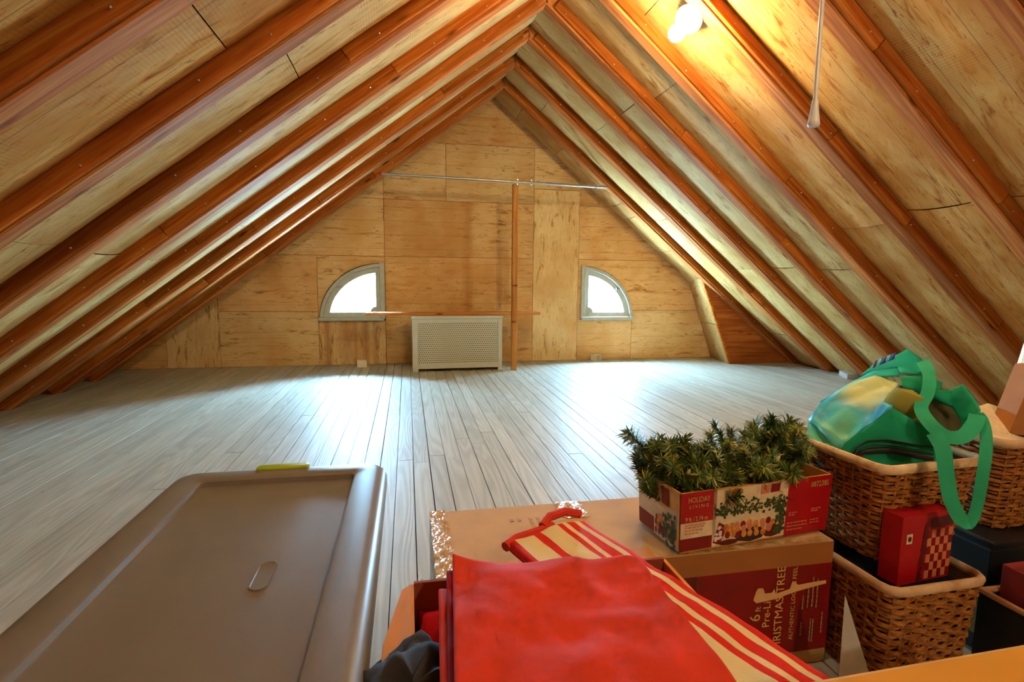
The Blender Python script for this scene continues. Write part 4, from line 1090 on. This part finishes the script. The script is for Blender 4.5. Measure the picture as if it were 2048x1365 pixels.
lb = thing('leaning_carton', 'tall cream-edged orange cardboard carton leaning in the right-hand basket', 'box', (1.17, .83, .24))
A0, A1 = P(1990, 866, 1.20), P(2052, 672, 1.20); A2, A3 = P(2018, 868, 1.14), P(2074, 730, 1.14); A4, A5 = P(2130, 880, 1.10), P(2150, 720, 1.10)
bk = FWD*.06
MB().prism([A0, A1, A3, A2], tuple(RIGHT*.004+FWD*.002)).build('edge', m_pcream, lb)
MB().prism([A2, A3, A5, A4], tuple(FWD*.05)).build('face', m_cardd, lb)
MB().prism([P(1992, 850, 1.17), P(2016, 868, 1.135), P(2012, 882, 1.13), P(1984, 862, 1.165)], tuple(FWD*.01)).build('corner_fold', m_cardd, lb)
b = MB(); q = [P(1955, 812, 1.20), P(1975, 805, 1.22), P(2020, 820, 1.22), P(2060, 850, 1.16), P(2060, 890, 1.12), P(1985, 876, 1.10), P(1950, 866, 1.13), P(1945, 835, 1.16)]
b.prism(q, tuple(Vector((0, 0, -.05)))); tag(b.build('cream_parcel', m_pcream, None, bev=.004), 'pale cardboard parcel lying in the right-hand basket beside the green strap', 'parcel')

# white paper cone, rail, odds and ends
b = MB(); ap = P(1690, 1190, .835); b0, b1, b2_ = Vector((.722, .690, .0)), Vector((.748, .650, 0)), Vector((.752, .700, 0))
ap = Vector(at(1690, 1190, 1, .672)); bl, br_ = at(1664, 1365, 1, .660), at(1760, 1365, 1, .660)
q0, q1 = Vector((bl.x+.008, .655, .0)), Vector((br_.x-.004, .650, .0)); q2 = (q0+q1)/2 + Vector((.006, .030, 0))
b.add([ap, q0, q1, q2], [(0, 1, 2), (0, 2, 3), (0, 3, 1), (3, 2, 1)])
tag(b.build('paper_cone', m_greyw), 'white pointed paper cone standing in front of the lower basket', 'paper')
ra_, rb2 = at(1640, 1352, 2, .40), at(2048, 1282, 2, .40)
d = (rb2-ra_).normalized(); s0 = ra_-d*.012; s1 = ra_+d*.5; nrm = Vector((d.y, -d.x, 0))
rl = thing('guard_rail', 'varnished golden guard rail across the near right corner', 'rail', (s0.x, s0.y, 0))
b = MB(); prof = [(0, -.004), (.006, 0), (.034, 0), (.040, -.005), (.040, -.085), (0, -.085)]
b.loft([[s+nrm*u+Vector((0, 0, .40+w_)) - Vector((0, 0, s.z)) for u, w_ in prof] for s in (s0, s1)]); b.build('rail', m_rail, rl)
for t in (.12, .46):
    c = s0.lerp(s1, t)+nrm*.02; MB().box(c.x-.016, c.x+.016, c.y-.016, c.y+.016, 0, .315).build('post', m_rail, rl)
p = at(1577, 850, 2, .0)
tag(MB().box(.985, 1.035, 1.62, 1.68, 0, .042).build('small_brown_carton', m_cardd, None, bev=.002), 'small brown carton on the floor behind the garland', 'box')
p = at(1690, 756, 2, 0); wp = MB().prism([(p.x-.03, p.y-.05, 0), (p.x+.16, p.y-.05, 0), (p.x+.16, p.y+.10, 0), (p.x+.04, p.y+.10, 0)], (0, 0, .035)); tag(wp.build('white_parcel', m_greyw, None, bev=.003), 'white flat parcel on the floor at the foot of the right rafters', 'parcel')

# ------------------------------------------------------------------ to metres
for me in bpy.data.meshes: me.transform(Matrix.Scale(K, 4))
for o in scene.objects:
    o.location = o.location*K
    if o.type == 'LIGHT' and o.data.type == 'AREA': o.data.size *= K; o.data.size_y *= K
cam.location = CAM*K
